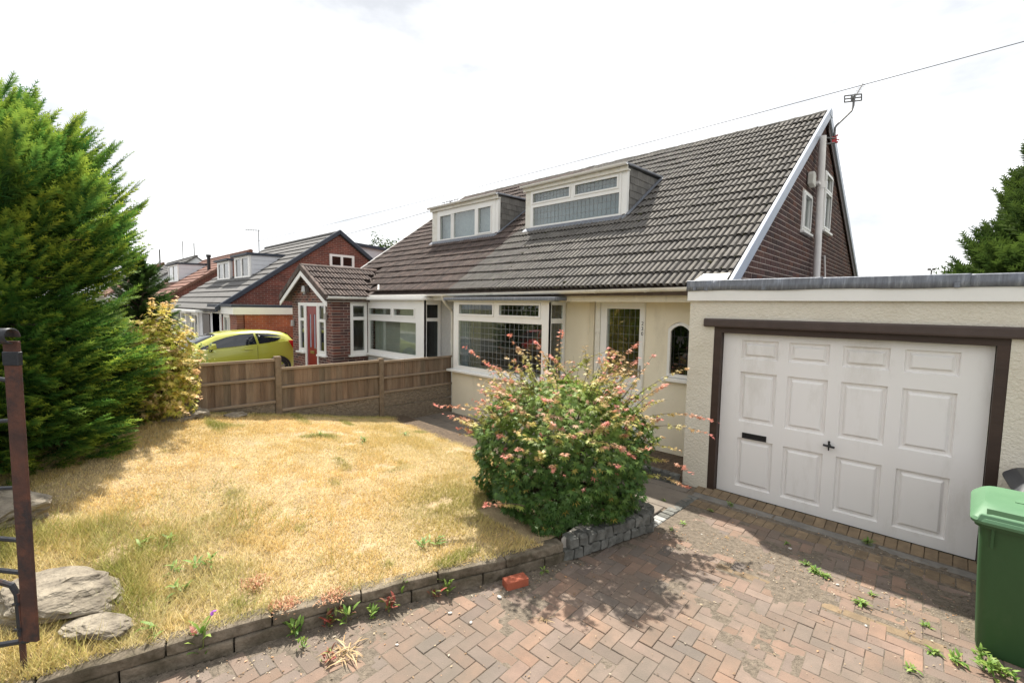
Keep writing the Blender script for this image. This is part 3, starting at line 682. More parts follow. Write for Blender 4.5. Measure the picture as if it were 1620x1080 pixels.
# ------------------------------------------------------------------ the cream bungalow
XG = -2.2
bung = thing('bungalow', (-5.2, 6.95, 0), 'cream rendered dormer bungalow with grey-brown tiled roof and dark brick gable', 'house')
WF = 6.95; mpw = front(WF)
holes_ = [(-7.85, -5.32, 1.03, 2.45), (-4.47, -3.6, 0.2, 2.50), (-3.19, -2.83, 1.30, 2.22)]
w = MB().holes(mpw, -8.15, -2.2, 0.0, 2.62, holes_, -0.22, 0.0)
def arc(x0, x1, zs, rise, n=9):
    return [(x0 + (x1 - x0) * i / n, zs + rise * math.sin(math.pi * i / n) ** 0.8) for i in range(n + 1)]
up = arc(-3.19, -2.83, 2.10, 0.105)
w.prism([(-3.19, WF, 2.22)] + [(x, WF, z) for x, z in up] + [(-2.83, WF, 2.22)], (0, 0.22, 0))
obj('wall', w, K['render_smooth'], bung)
obj('rear_wall', MB().box(-8.15, -2.3, 18.3, 18.5, 0, 3.1), K['pebble'], bung)
obj('party_wall', MB().prism([(-8.16, 7.2, 0), (-8.16, 18.2, 0), (-8.16, 18.2, 3.0), (-8.16, 12.2, 6.4), (-8.16, 7.2, 2.9)], (0.06, 0, 0)), K['room'], bung)
obj('interior_wall', MB().box(-8.05, -4.6, 10.2, 10.3, 0, 2.7).box(-4.7, -4.6, 7.2, 10.2, 0, 2.7).box(-4.6, -2.4, 8.6, 8.7, 0, 2.7), K['room'], bung)
obj('interior_floor', MB().box(-8.05, -2.4, 7.2, 10.2, 0.1, 0.2), K['carpet'], bung)
obj('ceiling', MB().box(-8.05, -2.4, 7.2, 10.2, 2.62, 2.66), K['room'], bung)

# gable: mortar backing with bricks standing proud
GW = [(10.50, 11.22, 4.0, 4.78), (12.42, 13.25, 4.27, 5.57)]
gb = MB()
mpg = side(XG - 0.004)
def rear_z(Y): return 6.74 - (Y - 12.2) * (6.74 - 3.30) / (18.5 - 12.2)
gpoly = lambda y: min(roof_z(y), rear_z(y)) - 0.05
ys = sorted({6.95, 12.2, 18.5, *[v for g in GW for v in g[:2]], *np.linspace(7, 18.4, 24).tolist()})
for a, b in zip(ys[:-1], ys[1:]):
    hs = [g for g in GW if g[0] < (a + b) / 2 < g[1]]
    z0 = 0.0
    if hs:
        h = hs[0]; gb.lbox(mpg, a, b, 0.0, h[2], -0.2, 0.0); z0 = h[3]
    gb.hexa([mpg(a, z0, -0.2), mpg(b, z0, -0.2), mpg(b, z0, 0), mpg(a, z0, 0), mpg(a, gpoly(a), -0.2), mpg(b, gpoly(b), -0.2), mpg(b, gpoly(b), 0), mpg(a, gpoly(a), 0)])
gable = obj('gable_wall', gb, K['gable_mortar'], bung)
BL, BH = 0.278, 0.0925
brick_me = MB().box(-0.014, 0.0, -BL / 2 + 0.011, BL / 2 - 0.011, -BH / 2 + 0.0065, BH / 2 - 0.0065).mesh('brick', bevel=0.003); brick_me.materials.append(K['brick'])
ms = []
for r in range(46):
    z = 2.70 + (r + 0.5) * BH
    for c in range(44):
        y = 6.9 + (c + 0.5 * (r % 2)) * BL
        a_, b_ = y - BL / 2, y + BL / 2
        if z > min(roof_z(y), rear_z(y)) - 0.06 or y > 18.3: continue
        for g in GW:
            if g[2] - 0.03 < z < g[3] + 0.03:
                if a_ > g[0] - 0.01 and b_ < g[1] + 0.01: b_ = a_
                elif a_ < g[0] < b_: b_ = g[0]
                elif a_ < g[1] < b_: a_ = g[1]
        if b_ - a_ < 0.05: continue
        ms.append(T(XG + 0.002 + random.uniform(-.002, .002), (a_ + b_) / 2, z) @ Matrix.Diagonal((1, (b_ - a_) / BL, 1, 1)))
pieces(gable, 'brick', brick_me, ms, 300, 'bricks')
mps = side(XG)
window(bung, mps, 10.50, 11.22, 4.0, 4.78, [(10.58, 11.14, 4.09, 4.70)], -0.05, 0.03, sill=(10.46, 11.27, 4.0, 0.045, 0.05), sash=(0,))
window(bung, mps, 12.42, 13.25, 4.27, 5.58, [(12.50, 13.17, 4.36, 5.10), (12.50, 13.17, 5.19, 5.50)], -0.05, 0.03, sill=(12.37, 13.3, 4.27, 0.05, 0.06), sash=(0, 1))
fp = obj('flue_pipe', MB().tube([(-2.07, 11.60, 2.74), (-2.07, 11.27, 5.98)], 0.066, 14), K['pipe'], bung, smooth=True)
obj('collar', MB().tube([(-2.07, 11.375, 4.96), (-2.07, 11.362, 5.08)], 0.082, 14).box(-2.17, -2.05, 11.10, 11.30, 5.0, 5.05), K['pipe'], fp, smooth=True)
obj('alarm_box', MB().prism([(-2.18, 10.72, 4.93), (-2.18, 10.98, 4.90), (-2.18, 10.98, 5.12), (-2.18, 10.92, 5.18), (-2.18, 10.78, 5.18), (-2.18, 10.72, 5.12)], (0.1, 0, 0)), K['beige'], bung, bevel=0.015, seg=2)
obj('cable', MB().tube([(-2.16, 13.1, 2.75), (-2.16, 13.0, 3.3), (-2.17, 12.85, 3.72)], 0.02, 6), K['pipe'], bung, smooth=True)
obj('vent_cap', MB().tube([(-2.08, 12.3, 2.72), (-2.08, 12.3, 2.86)], [0.07, 0.05], 10), K['black'], bung)

rf = main_roof(bung, -8.17, -2.17, tile_g, lambda X, y, z: (-7.9 < X < -5.15 and 8.72 < y < 10.2), 'roof')
# verge trims
vt = MB().prism([RP(-2.165, -0.08, -0.09), RP(-2.165, 7.0, -0.09), RP(-2.165, 7.06, 0.085), RP(-2.165, -0.08, 0.085)], (0.055, 0, 0))
obj('verge_trim', vt, K['verge'], rf, bevel=0.012, seg=2)
vr = MB().prism([(-2.165, 12.25, 6.80), (-2.165, 19.2, 3.0), (-2.165, 19.2, 2.84), (-2.165, 12.2, 6.62)], (0.05, 0, 0))
obj('verge_trim', vr, K['verge'], rf, bevel=0.006)
obj('bargeboard', MB().prism([(-2.17, 12.2, 6.60), (-2.17, 19.0, 2.89), (-2.17, 19.0, 2.70), (-2.17, 12.3, 6.36)], (0.025, 0, 0)), K['brown'], rf)
obj('ridge_end_cap', MB().prism([(-2.16, 12.2 + 0.14 * math.cos(a), 6.69 + 0.13 * math.sin(a)) for a in np.linspace(-0.3, math.pi + 0.3, 10)], (0.06, 0, 0)), K['verge'], rf, bevel=0.01)
obj('flashing', MB().prism([RP(-2.60, 0.02, 0.10), RP(-2.18, 0.02, 0.10), RP(-2.18, 0.18, 0.10), RP(-2.54, 0.18, 0.10)], (0, -0.003, 0.006)), K['white_dirty'], rf)

mv, mf, nb_ = [], [], 0
bmm = bmesh.new(); bmesh.ops.create_icosphere(bmm, subdivisions=1, radius=1.0); iv = np.array([v.co[:] for v in bmm.verts]); ifc = np.array([[v.index for v in f.verts] for f in bmm.faces]); bmm.free()
Rm_ = np.random.default_rng(55)
for k_ in range(420):
    vv_ = Rm_.uniform(0.05, 6.7); X_ = Rm_.uniform(-8.1, -2.25); vv_ = round(vv_ / 0.345) * 0.345 + abs(Rm_.normal(0, 0.05)) if Rm_.random() < 0.6 else vv_
    p_ = RP(X_, vv_, 0.05)
    if -8.0 < X_ < -5.0 and 8.6 < p_[1] < 10.6: continue
    sc_m = Rm_.uniform(0.008, 0.03) * (1.6 if Rm_.random() < 0.08 else 1)
    mv.append(iv * sc_m * np.array([1.2, 1.4, 0.8]) * Rm_.uniform(0.7, 1.3, (len(iv), 1)) + np.array(p_)); mf.append(ifc + nb_); nb_ += len(iv)
mo_ = obj('moss', fast_mesh('moss', np.concatenate(mv), np.concatenate(mf)), mat('dark_roof_moss', (0.035, 0.032, 0.022), (0.06, 0.06, 0.03), 20, rough=1), rf); mo_['kind'] = 'stuff'
dormer(bung, -7.95, -5.07, -7.77, -5.20, [(-7.69, -6.565, 5.005, 5.22), (-6.40, -5.30, 5.005, 5.22), (-7.69, -5.245, 4.435, 4.885)], (0, 1), [(11, 2), (11, 2), (22, 3)], 'white_dirty')
gutter(bung, (-8.3, 6.445, 2.665), (-2.56, 6.445, 2.725), 0.058)
obj('fascia', MB().box(-8.15, -2.53, 6.60, 6.625, 2.51, 2.67), K['cream_fascia'], bung)
obj('soffit', MB().box(-8.15, -2.53, 6.625, 6.95, 2.525, 2.545), K['cream_fascia'], bung)
dp = obj('downpipe', MB().tube([(-8.42, 6.50, 2.63), (-8.42, 6.52, 2.54), (-8.44, 6.62, 2.44), (-8.52, 6.84, 2.30), (-8.52, 6.87, 2.18), (-8.52, 6.87, 0.1)], 0.036, 10).tube([(-8.42, 6.49, 2.66), (-8.42, 6.50, 2.57)], 0.047, 10)
         .tube([(-8.52, 6.87, 1.58), (-8.52, 6.87, 1.52)], 0.044, 10), K['white_dirty'], bung, smooth=True)

# bay window
BF = 6.43; mpb = front(BF)
bay = obj('bay_base', MB().box(-7.97, -5.20, BF, 6.94, 0.0, 0.945), K['render_smooth'], bung)
window(bung, mpb, -7.93, -5.215, 1.0, 2.50, [(-7.73, -6.68, 2.235, 2.435), (-6.49, -5.445, 2.235, 2.435), (-7.77, -5.375, 1.095, 2.085)], -0.06, 0.0, sash=(0, 1),
       lead=[(9, 2), (9, 2), (20, 8)], name='bay_window', leadw=0.0035)
window(bung, side(-5.215), 6.432, 6.93, 1.0, 2.50, [(6.51, 6.86, 2.20, 2.45), (6.51, 6.86, 1.09, 2.11)], -0.05, 0.0, lead=[(3, 2), (3, 8)], name='bay_window', leadw=0.0035)
window(bung, lambda a, b, d: (-7.93 - d, a, b), 6.432, 6.93, 1.0, 2.50, [(6.51, 6.86, 2.20, 2.45), (6.51, 6.86, 1.09, 2.11)], -0.05, 0.0, lead=[(3, 2), (3, 8)], name='bay_window', leadw=0.0035)
obj('sill', MB().box(-8.06, -5.12, BF - 0.10, 6.92, 0.947, 0.998), K['white'], bung, bevel=0.012, seg=2)
cb = MB().prism([(-8.09, 6.26, 2.525), (-8.09, 6.93, 2.53), (-8.09, 6.93, 2.60), (-8.09, 6.26, 2.585)], (3.14, 0, 0))
obj('bay_canopy', cb, K['lead'], bung, bevel=0.01, seg=2)
obj('bay_canopy_trim', MB().box(-8.02, -5.12, 6.34, 6.93, 2.502, 2.523), K['white_dirty'], bung)
obj('curtain_backing', MB().add([(-7.82 + 0.012 * i, 6.56 + 0.02 * math.sin(i * 1.3), z) for z in (1.0, 2.48) for i in range(24)], [(i, i + 1, 24 + i + 1, 24 + i) for i in range(23)]), K['net_reflect'], bung)

# front door
door = obj('front_door', MB().holes(mpw, -4.45, -3.615, 0.2, 2.50, [(-4.325, -3.695, 1.245, 2.40), (-4.31, -3.71, 0.36, 1.10)], -0.10, 0.0), K['white'], bung)
obj('pane', MB().lbox(mpw, -4.33, -3.69, 1.24, 2.405, -0.055, -0.045), K['glass'], door)
obj('lower_panel', MB().lbox(mpw, -4.312, -3.708, 0.358, 1.102, -0.07, -0.03), K['white'], door)
l = MB()
for k in range(1, 6): x = -4.325 + 0.63 * k / 6; l.lbox(mpw, x - .0018, x + .0018, 1.245, 2.40, -0.0445, -0.041)
for k in range(1, 8): z = 1.245 + 1.155 * k / 8; l.lbox(mpw, -4.325, -3.695, z - .0018, z + .0018, -0.0445, -0.0405)
obj('leading', l, K['leadline'], door)
obj('handle', MB().lbox(mpw, -3.675, -3.645, 1.24, 1.46, 0.0, 0.012).lbox(mpw, -3.80, -3.655, 1.365, 1.385, 0.035, 0.05).lbox(mpw, -3.67, -3.65, 1.365, 1.385, 0.012, 0.05), K['metal'], door, bevel=0.003)
for i, ch in enumerate('230'):
    text_part('number', ch, 0.085, T(-3.640, WF - 0.0005, 2.135 - i * 0.085) @ RX(math.pi / 2), K['black'], door)
obj('door_frame_trim', MB().holes(mpw, -4.55, -3.59, 0.2, 2.525, [(-4.452, -3.613, 0.2, 2.502)], 0.002, 0.022), K['white_dirty'], door)
obj('door_post', MB().lbox(mpw, -4.66, -4.56, 0.2, 2.52, 0.002, 0.05), K['cream_fascia'], bung)
obj('door_step', MB().box(-4.6, -3.5, 6.55, 6.94, 0.0, 0.19), K['concrete'], bung, bevel=0.012)
obj('curtain_backing', MB().add([(-4.36 + 0.028 * i, WF + 0.14 + 0.02 * math.sin(i * 1.9), z) for z in (0.3, 2.45) for i in range(26)], [(i, i + 1, 26 + i + 1, 26 + i) for i in range(25)]), mat('brown_door_reflection', (0.20, 0.15, 0.045), (0.06, 0.05, 0.018), 18, rough=0.9, stretch=(2, 1, 0.4)), door)  # added sheet, its yellow-brown paints the textured, reflecting door glass
# arched window
ain = arc(-3.145, -2.84, 2.06, 0.095)
aout = arc(-3.188, -2.79, 2.095, 0.105)
fr = MB()
o_ = [(-3.188, 1.33)] + aout + [(-2.79, 1.33)]; i_ = [(-3.145, 1.385)] + ain + [(-2.84, 1.385)]
n = len(o_); vv = [(x, WF - 0.012, z) for x, z in o_] + [(x, WF - 0.012, z) for x, z in i_] + [(x, WF + 0.06, z) for x, z in o_] + [(x, WF + 0.06, z) for x, z in i_]
fr.add(vv, [(k, (k + 1) % n, n + (k + 1) % n, n + k) for k in range(n)] + [(n + k, n + (k + 1) % n, 3 * n + (k + 1) % n, 3 * n + k) for k in range(n)] + [(2 * n + k, 2 * n + (k + 1) % n, (k + 1) % n, k) for k in range(n)])
aw = obj('arched_window', fr, K['white'], bung)
obj('pane', MB().prism([(x, WF + 0.03, z) for x, z in i_], (0, 0.006, 0)), K['glass_dark'], aw)
lm = MB()
for pts in ([(-3.0, 1.40), (-3.0, 1.62), (-3.03, 1.75), (-2.99, 1.9), (-3.0, 2.14)], [(-3.14, 1.98), (-2.85, 1.98)], [(-3.14, 1.55), (-2.85, 1.55)], [(-3.10, 1.4), (-3.10, 2.1)], [(-2.89, 1.4), (-2.89, 2.1)]):
    lm.tube([(x, WF + 0.026, z) for x, z in pts], 0.004, 5)
for cx, cz in ((-3.0, 1.93), (-3.045, 1.90), (-2.955, 1.90), (-3.0, 1.84), (-3.03, 1.95), (-2.97, 1.95)):
    lm.prism([(cx + 0.022 * math.cos(t) * 0.8, WF + 0.024, cz + 0.035 * math.sin(t)) for t in np.linspace(0, 5.6, 9)], (0, 0.004, 0))
obj('leading', lm, K['black'], aw)
obj('coloured_glass', MB().lbox(mpw, -3.14, -2.85, 1.39, 2.12, -0.055, -0.05), mat('stained_glass', (0.20, 0.15, 0.05), (0.05, 0.06, 0.03), 9, rough=0.3, stretch=(3, 1, 1)), aw)
obj('sill', MB().box(-3.24, -2.74, WF - 0.09, WF, 1.265, 1.325), K['white'], aw, bevel=0.008)

# ------------------------------------------------------------------ garage
gar = thing('garage', (-0.7, 6.13, 0), 'flat-roofed cream roughcast garage with white panelled door and lead roof edge', 'garage')
GY = 6.13; mpa = front(GY)
obj('wall', MB().holes(mpa, -2.52, 1.25, -0.03, 2.56, [(-2.19, 0.44, -0.03, 2.19)], -0.2, 0.0), K['render'], gar)
obj('side_wall', MB().box(-2.517, -2.32, GY + 0.202, 6.948, 0, 2.56).box(1.05, 1.247, GY + 0.202, 13, 0, 2.56), K['render'], gar)
obj('fascia', MB().box(-2.545, 1.30, GY - 0.045, GY - 0.015, 2.522, 2.66), K['white'], gar, bevel=0.003)
obj('fascia', MB().box(-2.548, -2.522, GY - 0.014, 6.55, 2.522, 2.66), K['white'], gar)
gx0 = [-2.56, -2.23, -1.03, 0.14, 1.32]
for a, b in zip(gx0[:-1], gx0[1:]):
    n = 30; vv = []; zt0, zb = 2.792 - 0.004 * (a + 2.5), 2.655
    for i in range(n + 1):
        x = a + (b - 0.001 - a) * i / n; wv = 0.004 * math.sin(x * 9.1) + 0.003 * math.sin(x * 23.0)
        vv += [(x, GY - 0.058 - abs(wv), zb + 0.006 * math.sin(x * 5.3) ), (x, GY - 0.052 + wv * 0.5, (zb + zt0) / 2), (x, GY - 0.048, zt0 - 0.008), (x, GY - 0.03, zt0), (x, GY + 0.15, zt0 - 0.01)]
    f = [(5 * i + k, 5 * i + 5 + k, 5 * i + 6 + k, 5 * i + 1 + k) for i in range(n) for k in range(4)]
    lo = obj('lead_sheet', MB().add(vv, f), K['lead'], gar, smooth=True, angle=60)
    sm = lo.modifiers.new('thick', 'SOLIDIFY'); sm.thickness = 0.004; sm.offset = -1
for x in (-2.45, -2.3, -1.62, 0.05, 0.9):
    obj('lead_clip', MB().box(x - 0.022, x + 0.022, GY - 0.068, GY - 0.06, 2.652, 2.70), K['lead'], gar, bevel=0.004)
obj('flat_roof', MB().box(-2.18, 1.25, GY + 0.1, 13.2, 2.62, 2.72).box(-2.52, -2.18, GY + 0.1, 6.5, 2.60, 2.70), K['lead'], gar)
obj('lintel_beam', MB().box(-2.32, 0.60, GY - 0.05, GY - 0.002, 2.185, 2.295), K['brown2'], gar, bevel=0.02, seg=2)
fr = MB().box(-2.188, -2.10, GY + 0.005, GY + 0.19, -0.02, 2.19).box(0.355, 0.438, GY + 0.005, GY + 0.19, -0.02, 2.19).box(-2.10, 0.355, GY + 0.005, GY + 0.19, 2.115, 2.19)
obj('door_frame', fr, K['brown'], gar)
DY = GY + 0.095; mpd = front(DY)
cols = [(-1.87, -1.457), (-1.345, -0.936), (-0.814, -0.406), (-0.289, 0.125)]; rows = [(1.792, 2.03), (0.985, 1.625), (0.135, 0.768)]
gd = obj('garage_door', MB().holes(mpd, -2.094, 0.349, 0.018, 2.108, [(a, b, c, d) for a, b in cols for c, d in rows], -0.05, 0.0), K['door_white'], gar)
for a, b in cols:
    for c, d in rows:
        rings = [(0.0, 0.0), (0.012, -0.030), (0.036, -0.032), (0.058, -0.004), (0.064, -0.002)]
        v = []; pb = MB()
        for e, dep in rings: v += [mpd(a + e, c + e, dep), mpd(b - e, c + e, dep), mpd(b - e, d - e, dep), mpd(a + e, d - e, dep)]
        f = [(4 * r + k, 4 * r + (k + 1) % 4, 4 * r + 4 + (k + 1) % 4, 4 * r + 4 + k) for r in range(4) for k in range(4)] + [(16, 17, 18, 19)]
        obj('panel', pb.add(v, f), K['door_white'], gd)
obj('letter_slot', MB().holes(mpd, -1.81, -1.53, 0.775, 0.845, [(-1.785, -1.555, 0.79, 0.825)], 0.001, 0.012).lbox(mpd, -1.79, -1.55, 0.785, 0.83, 0.0005, 0.003), K['black'], gd)
obj('handle', MB().tube([mpd(-0.88, 0.885, 0.0), mpd(-0.88, 0.885, 0.04)], 0.016, 10).tube([mpd(-0.935, 0.885, 0.045), mpd(-0.825, 0.875, 0.045)], 0.013, 8).tube([mpd(-0.88, 0.83, 0.045), mpd(-0.88, 0.94, 0.045)], [0.006, 0.012], 8), K['black'], gd, smooth=True)
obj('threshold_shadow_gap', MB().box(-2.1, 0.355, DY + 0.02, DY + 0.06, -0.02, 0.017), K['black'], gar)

# ------------------------------------------------------------------ neighbouring half with the brick porch
nb = thing('semi_detached_house', (-11.3, 6.95, 0), 'dormer bungalow with red-brown tiled roof, square bay and brick porch with red door', 'house')
obj('wall', MB().holes(mpw, -14.3, -8.165, 0, 2.62, [(-11.55, -9.35, 1.1, 2.45), (-13.3, -12.4, 0.1, 2.2)], -0.22, 0.0), K['pebble'], nb)
obj('gable_wall', MB().prism([(-14.3, 6.95, 0), (-14.3, 18.5, 0), (-14.3, 18.5, 3.2), (-14.3, 12.2, 6.6), (-14.3, 6.95, 2.9)], (0.2, 0, 0)), K['far_brickY'], nb)
obj('interior_wall', MB().box(-14.1, -8.2, 10.2, 10.3, 0, 2.7), K['room'], nb)
obj('interior_floor', MB().box(-14.1, -8.2, 7.2, 10.2, 0.1, 0.2), K['carpet'], nb)
obj('ceiling', MB().box(-14.1, -8.2, 7.2, 10.2, 2.62, 2.66), K['room'], nb)
PR, PE, PZ = -13.2, 1.60, 3.44; PS = 0.54
def porch_z(X): return PZ - PS * abs(X - PR)
nrf = main_roof(nb, -14.33, -8.18, tile_n, lambda X, y, z: (-11.85 < X < -9.0 and 8.72 < y < 10.2) or (porch_z(X) > z - 0.02 and y < 7.6 and abs(X - PR) < 1.62), 'roof')
obj('verge_trim', MB().prism([RP(-14.36, -0.08, -0.08), RP(-14.36, 7.0, -0.08), RP(-14.36, 7.0, 0.085), RP(-14.36, -0.08, 0.085)], (0.05, 0, 0)), K['white'], nrf)
dormer(nb, -11.90, -8.95, -11.62, -9.05, [(-11.47, -10.94, 4.43, 5.13), (-10.83, -9.885, 4.43, 5.15), (-9.73, -9.22, 4.46, 5.14)], (0, 2), None, 'white_dirty')
gutter(nb, (-11.6, 6.445, 2.66), (-8.31, 6.445, 2.665), 0.056, 'white')
obj('fascia', MB().box(-11.7, -8.16, 6.60, 6.625, 2.53, 2.67), K['white'], nb)
# bay
obj('bay_base', MB().box(-11.70, -9.22, BF, 6.94, 0, 1.05), K['pebble'], nb)
window(nb, mpb, -11.70, -9.045, 1.06, 2.52, [(-11.62, -10.50, 2.14, 2.30), (-10.36, -9.455, 2.14, 2.30), (-11.63, -9.385, 1.17, 1.97)], -0.06, 0.0, sash=(0, 1), name='bay_window')
window(nb, side(-9.045), 6.432, 6.93, 1.06, 2.52, [(6.51, 6.85, 2.10, 2.42), (6.51, 6.85, 1.10, 2.02)], -0.05, 0.0, name='bay_window', glass='glass_dark')
obj('sill', MB().box(-11.70, -8.95, BF - 0.09, 6.92, 1.005, 1.057), K['white'], nb, bevel=0.01)
obj('bay_roof', MB().box(-11.70, -8.93, BF - 0.12, 6.94, 2.523, 2.60), K['white'], nb, bevel=0.01)
vb = MB()
for i in range(26):
    x = -11.6 + i * 0.087
    vb.prism([(x, 6.60, 1.08), (x + 0.08, 6.63, 1.08), (x + 0.08, 6.632, 1.08), (x, 6.602, 1.08)], (0, 0, 1.34))
obj('vertical_blind', vb, K['blind'], nb)
# porch
po = 5.44; mpp = front(po)
pw = MB().holes(mpp, -14.45, -11.725, 0, 2.47, [(-13.98, -12.14, 0.95, 2.43), (-13.50, -12.62, 0.05, 2.43)], -0.2, 0)
pw.prism([(-14.45, po, 2.47), (-11.725, po, 2.47), (-11.725, po, 2.62), (PR, po, 3.38), (-14.45, po, 2.72)], (0, 0.2, 0))
pch = obj('porch', pw, K['porch_brickX'], nb)
obj('porch_side_wall', MB().holes(side(-11.725), po + 0.201, 6.93, 0, 2.50, [(5.93, 6.40, 1.0, 2.45)], -0.2, 0), K['porch_brickY'], pch)
obj('porch_side_wall', MB().box(-14.45, -14.25, po + 0.201, 6.94, 0, 2.5), K['porch_brickY'], pch)
window(pch, side(-11.725), 5.92, 6.41, 1.02, 2.45, [(6.0, 6.33, 2.06, 2.36), (6.0, 6.33, 1.13, 1.97)], -0.06, 0.015, sub=True, name='side_window', sill=(5.86, 6.42, 1.02, 0.05, 0.06))
window(pch, mpp, -13.97, -13.50, 1.0, 2.43, [(-13.85, -13.58, 1.98, 2.34), (-13.85, -13.58, 1.1, 1.90)], -0.06, 0.015, sub=True, name='side_light', glass='glass_dark', sill=(-14.05, -13.49, 1.0, 0.05, 0.07))
window(pch, mpp, -12.62, -12.15, 1.0, 2.43, [(-12.55, -12.25, 1.98, 2.34), (-12.55, -12.25, 1.1, 1.90)], -0.06, 0.015, sub=True, name='side_light', glass='glass_dark', sill=(-12.62, -12.08, 1.0, 0.05, 0.07))
obj('door_frame', MB().holes(mpp, -13.50, -12.62, 0.05, 2.43, [(-13.40, -12.70, 0.05, 2.33)], -0.06, 0.02), K['white'], pch)
rd = obj('red_door', MB().holes(mpp, -13.40, -12.70, 0.06, 2.33, [(-13.25, -13.14, 1.15, 2.1), (-12.97, -12.86, 1.15, 2.1)], -0.05, -0.01), K['red_door'], pch)
obj('pane', MB().lbox(mpp, -13.255, -13.135, 1.145, 2.105, -0.035, -0.025).lbox(mpp, -12.975, -12.855, 1.145, 2.105, -0.035, -0.025), K['net_reflect'], pch)
obj('letter_plate', MB().lbox(mpp, -13.18, -12.92, 0.98, 1.06, -0.01, 0.005), K['brass'], pch, bevel=0.003)
obj('door_handle', MB().lbox(mpp, -12.85, -12.73, 1.14, 1.16, 0.01, 0.03), K['metal'], pch)
obj('porch_lamp', MB().prism([(-13.33, po - 0.02, 2.90), (-13.17, po - 0.02, 2.90), (-13.13, po - 0.02, 2.72), (-13.37, po - 0.02, 2.72)], (0, -0.14, 0)).tube([(-13.25, po - 0.1, 2.72), (-13.25, po - 0.1, 2.66)], 0.05, 8), K['metal'], pch, bevel=0.01)
obj('wall_lamp', MB().tube([(-12.06, po - 0.06, 1.98), (-12.06, po - 0.06, 2.14)], [0.05, 0.035], 8).box(-12.09, -12.03, po - 0.06, po, 2.12, 2.16), K['stone_white'], pch)
obj('wall_lamp', MB().tube([(-14.3, po - 0.06, 1.72), (-14.3, po - 0.06, 1.9)], [0.06, 0.05], 8), K['stone_white'], pch)
pa = math.atan(PS); pc, ps_ = math.cos(pa), math.sin(pa)
pr = MB()
for sgn in (1, -1):
    pr.prism([(PR, 5.22, PZ - 0.11), (PR + sgn * PE, 5.22, PZ - 0.11 - PS * PE), (PR + sgn * PE, 6.75, PZ - 0.11 - PS * PE), (PR, 7.65, PZ - 0.11)], (0, 0, 0.09))
prf = obj('porch_roof', pr, K['tile_nb'], pch)
ms = []
for r in range(5):
    for c in range(9):
        v0 = r * 0.352; X = PR + PE - v0 * pc - 0.01; Y = 5.41 + c * 0.298; z = porch_z(X)
        if roof_z(Y + 0.1) > z + 0.12: continue
        ms.append(frame4((X, Y, z - 0.01 + random.uniform(-.003, .003)), (0, 1, 0), (-pc, 0, ps_), (ps_, 0, pc)))
for M4 in ms: inst('roof_tile', tile_n, M4, nb).name = 'porch_tile'
for sgn in (1, -1):
    for k in range(5):
        a, b = k * PE / 5 + 0.01, (k + 1) * PE / 5
        obj('verge_cap', MB().prism([(PR + sgn * a, 5.17, porch_z(PR + a) - 0.10), (PR + sgn * b, 5.17, porch_z(PR + b) - 0.10), (PR + sgn * b, 5.17, porch_z(PR + b) + 0.07), (PR + sgn * a, 5.17, porch_z(PR + a) + 0.08)], (0, 0.09, 0)), K['tile_nb'], pch, bevel=0.01)
    obj('bargeboard', MB().prism([(PR, 5.20, PZ - 0.12), (PR + sgn * PE, 5.20, PZ - 0.12 - PS * PE), (PR + sgn * PE, 5.20, PZ - 0.24 - PS * PE), (PR, 5.20, PZ - 0.26)], (0, 0.03, 0)), K['white'], pch)
for k in range(5):
    a = 5.2 + k * 0.47
    obj('ridge_tile', MB().prism([(PR + 0.12 * math.cos(t), a, PZ - 0.02 + 0.10 * math.sin(t)) for t in np.linspace(0, math.pi, 8)], (0, 0.46, 0)), K['tile_nb'], pch, smooth=True)
obj('valley_trim', MB().prism([(PR + 0.2, 7.52, 3.43), (PR + 0.27, 7.52, 3.43), (-11.2, 6.5, 2.80), (-11.28, 6.5, 2.80)], (0, -0.01, 0.012)), K['white'], pch)
gutter(pch, (PR + PE + 0.03, 5.22, 2.58), (PR + PE + 0.03, 6.45, 2.60), 0.055, 'white')
obj('porch_fascia', MB().box(PR + PE - 0.05, PR + PE - 0.02, 5.22, 6.5, 2.47, 2.60).box(PR + PE - 0.05, -11.72, 5.25, 6.5, 2.455, 2.47), K['white'], pch)

# ------------------------------------------------------------------ houses further along the street
def coursed_roof(parent, x0, x1, ye, ze, yr, zr, m, rows, name='roof', rear=True):
    """front slope as overlapping courses of flat tiles, one part per course"""
    vy, vz = (yr - ye) / rows, (zr - ze) / rows; ln = math.hypot(yr - ye, zr - ze); ny, nz_ = -(zr - ze) / ln, (yr - ye) / ln
    b = MB().prism([(x0, ye, ze - 0.08), (x1, ye, ze - 0.08), (x1, yr, zr - 0.08), (x0, yr, zr - 0.08)], (0, ny * 0.05, nz_ * 0.05))
    if rear: b.prism([(x0, yr, zr - 0.08), (x1, yr, zr - 0.08), (x1, 2 * yr - ye, ze - 0.08), (x0, 2 * yr - ye, ze - 0.08)], (0, 0.03, 0.06))
    rf = obj(name, b, m, parent)
    for r in range(rows):
        y, z = ye + vy * r, ze + vz * r
        q = MB().hexa([(x0, y, z), (x1, y, z), (x1, y + vy * 1.1, z + vz * 1.1 - 0.02), (x0, y + vy * 1.1, z + vz * 1.1 - 0.02),
                       (x0, y + ny * 0.05, z + nz_ * 0.05), (x1, y + ny * 0.05, z + nz_ * 0.05), (x1, y + vy * 1.1 + ny * 0.01, z + vz * 1.1 + nz_ * 0.01), (x0, y + vy * 1.1 + ny * 0.01, z + vz * 1.1 + nz_ * 0.01)])
        obj('tile_course', q, m, rf)
    obj('ridge_tile', MB().prism([(x0, yr + 0.13 * math.cos(t), zr - 0.03 + 0.12 * math.sin(t)) for t in np.linspace(0, math.pi, 8)], (x1 - x0, 0, 0)), m, rf, smooth=True)
    return rf

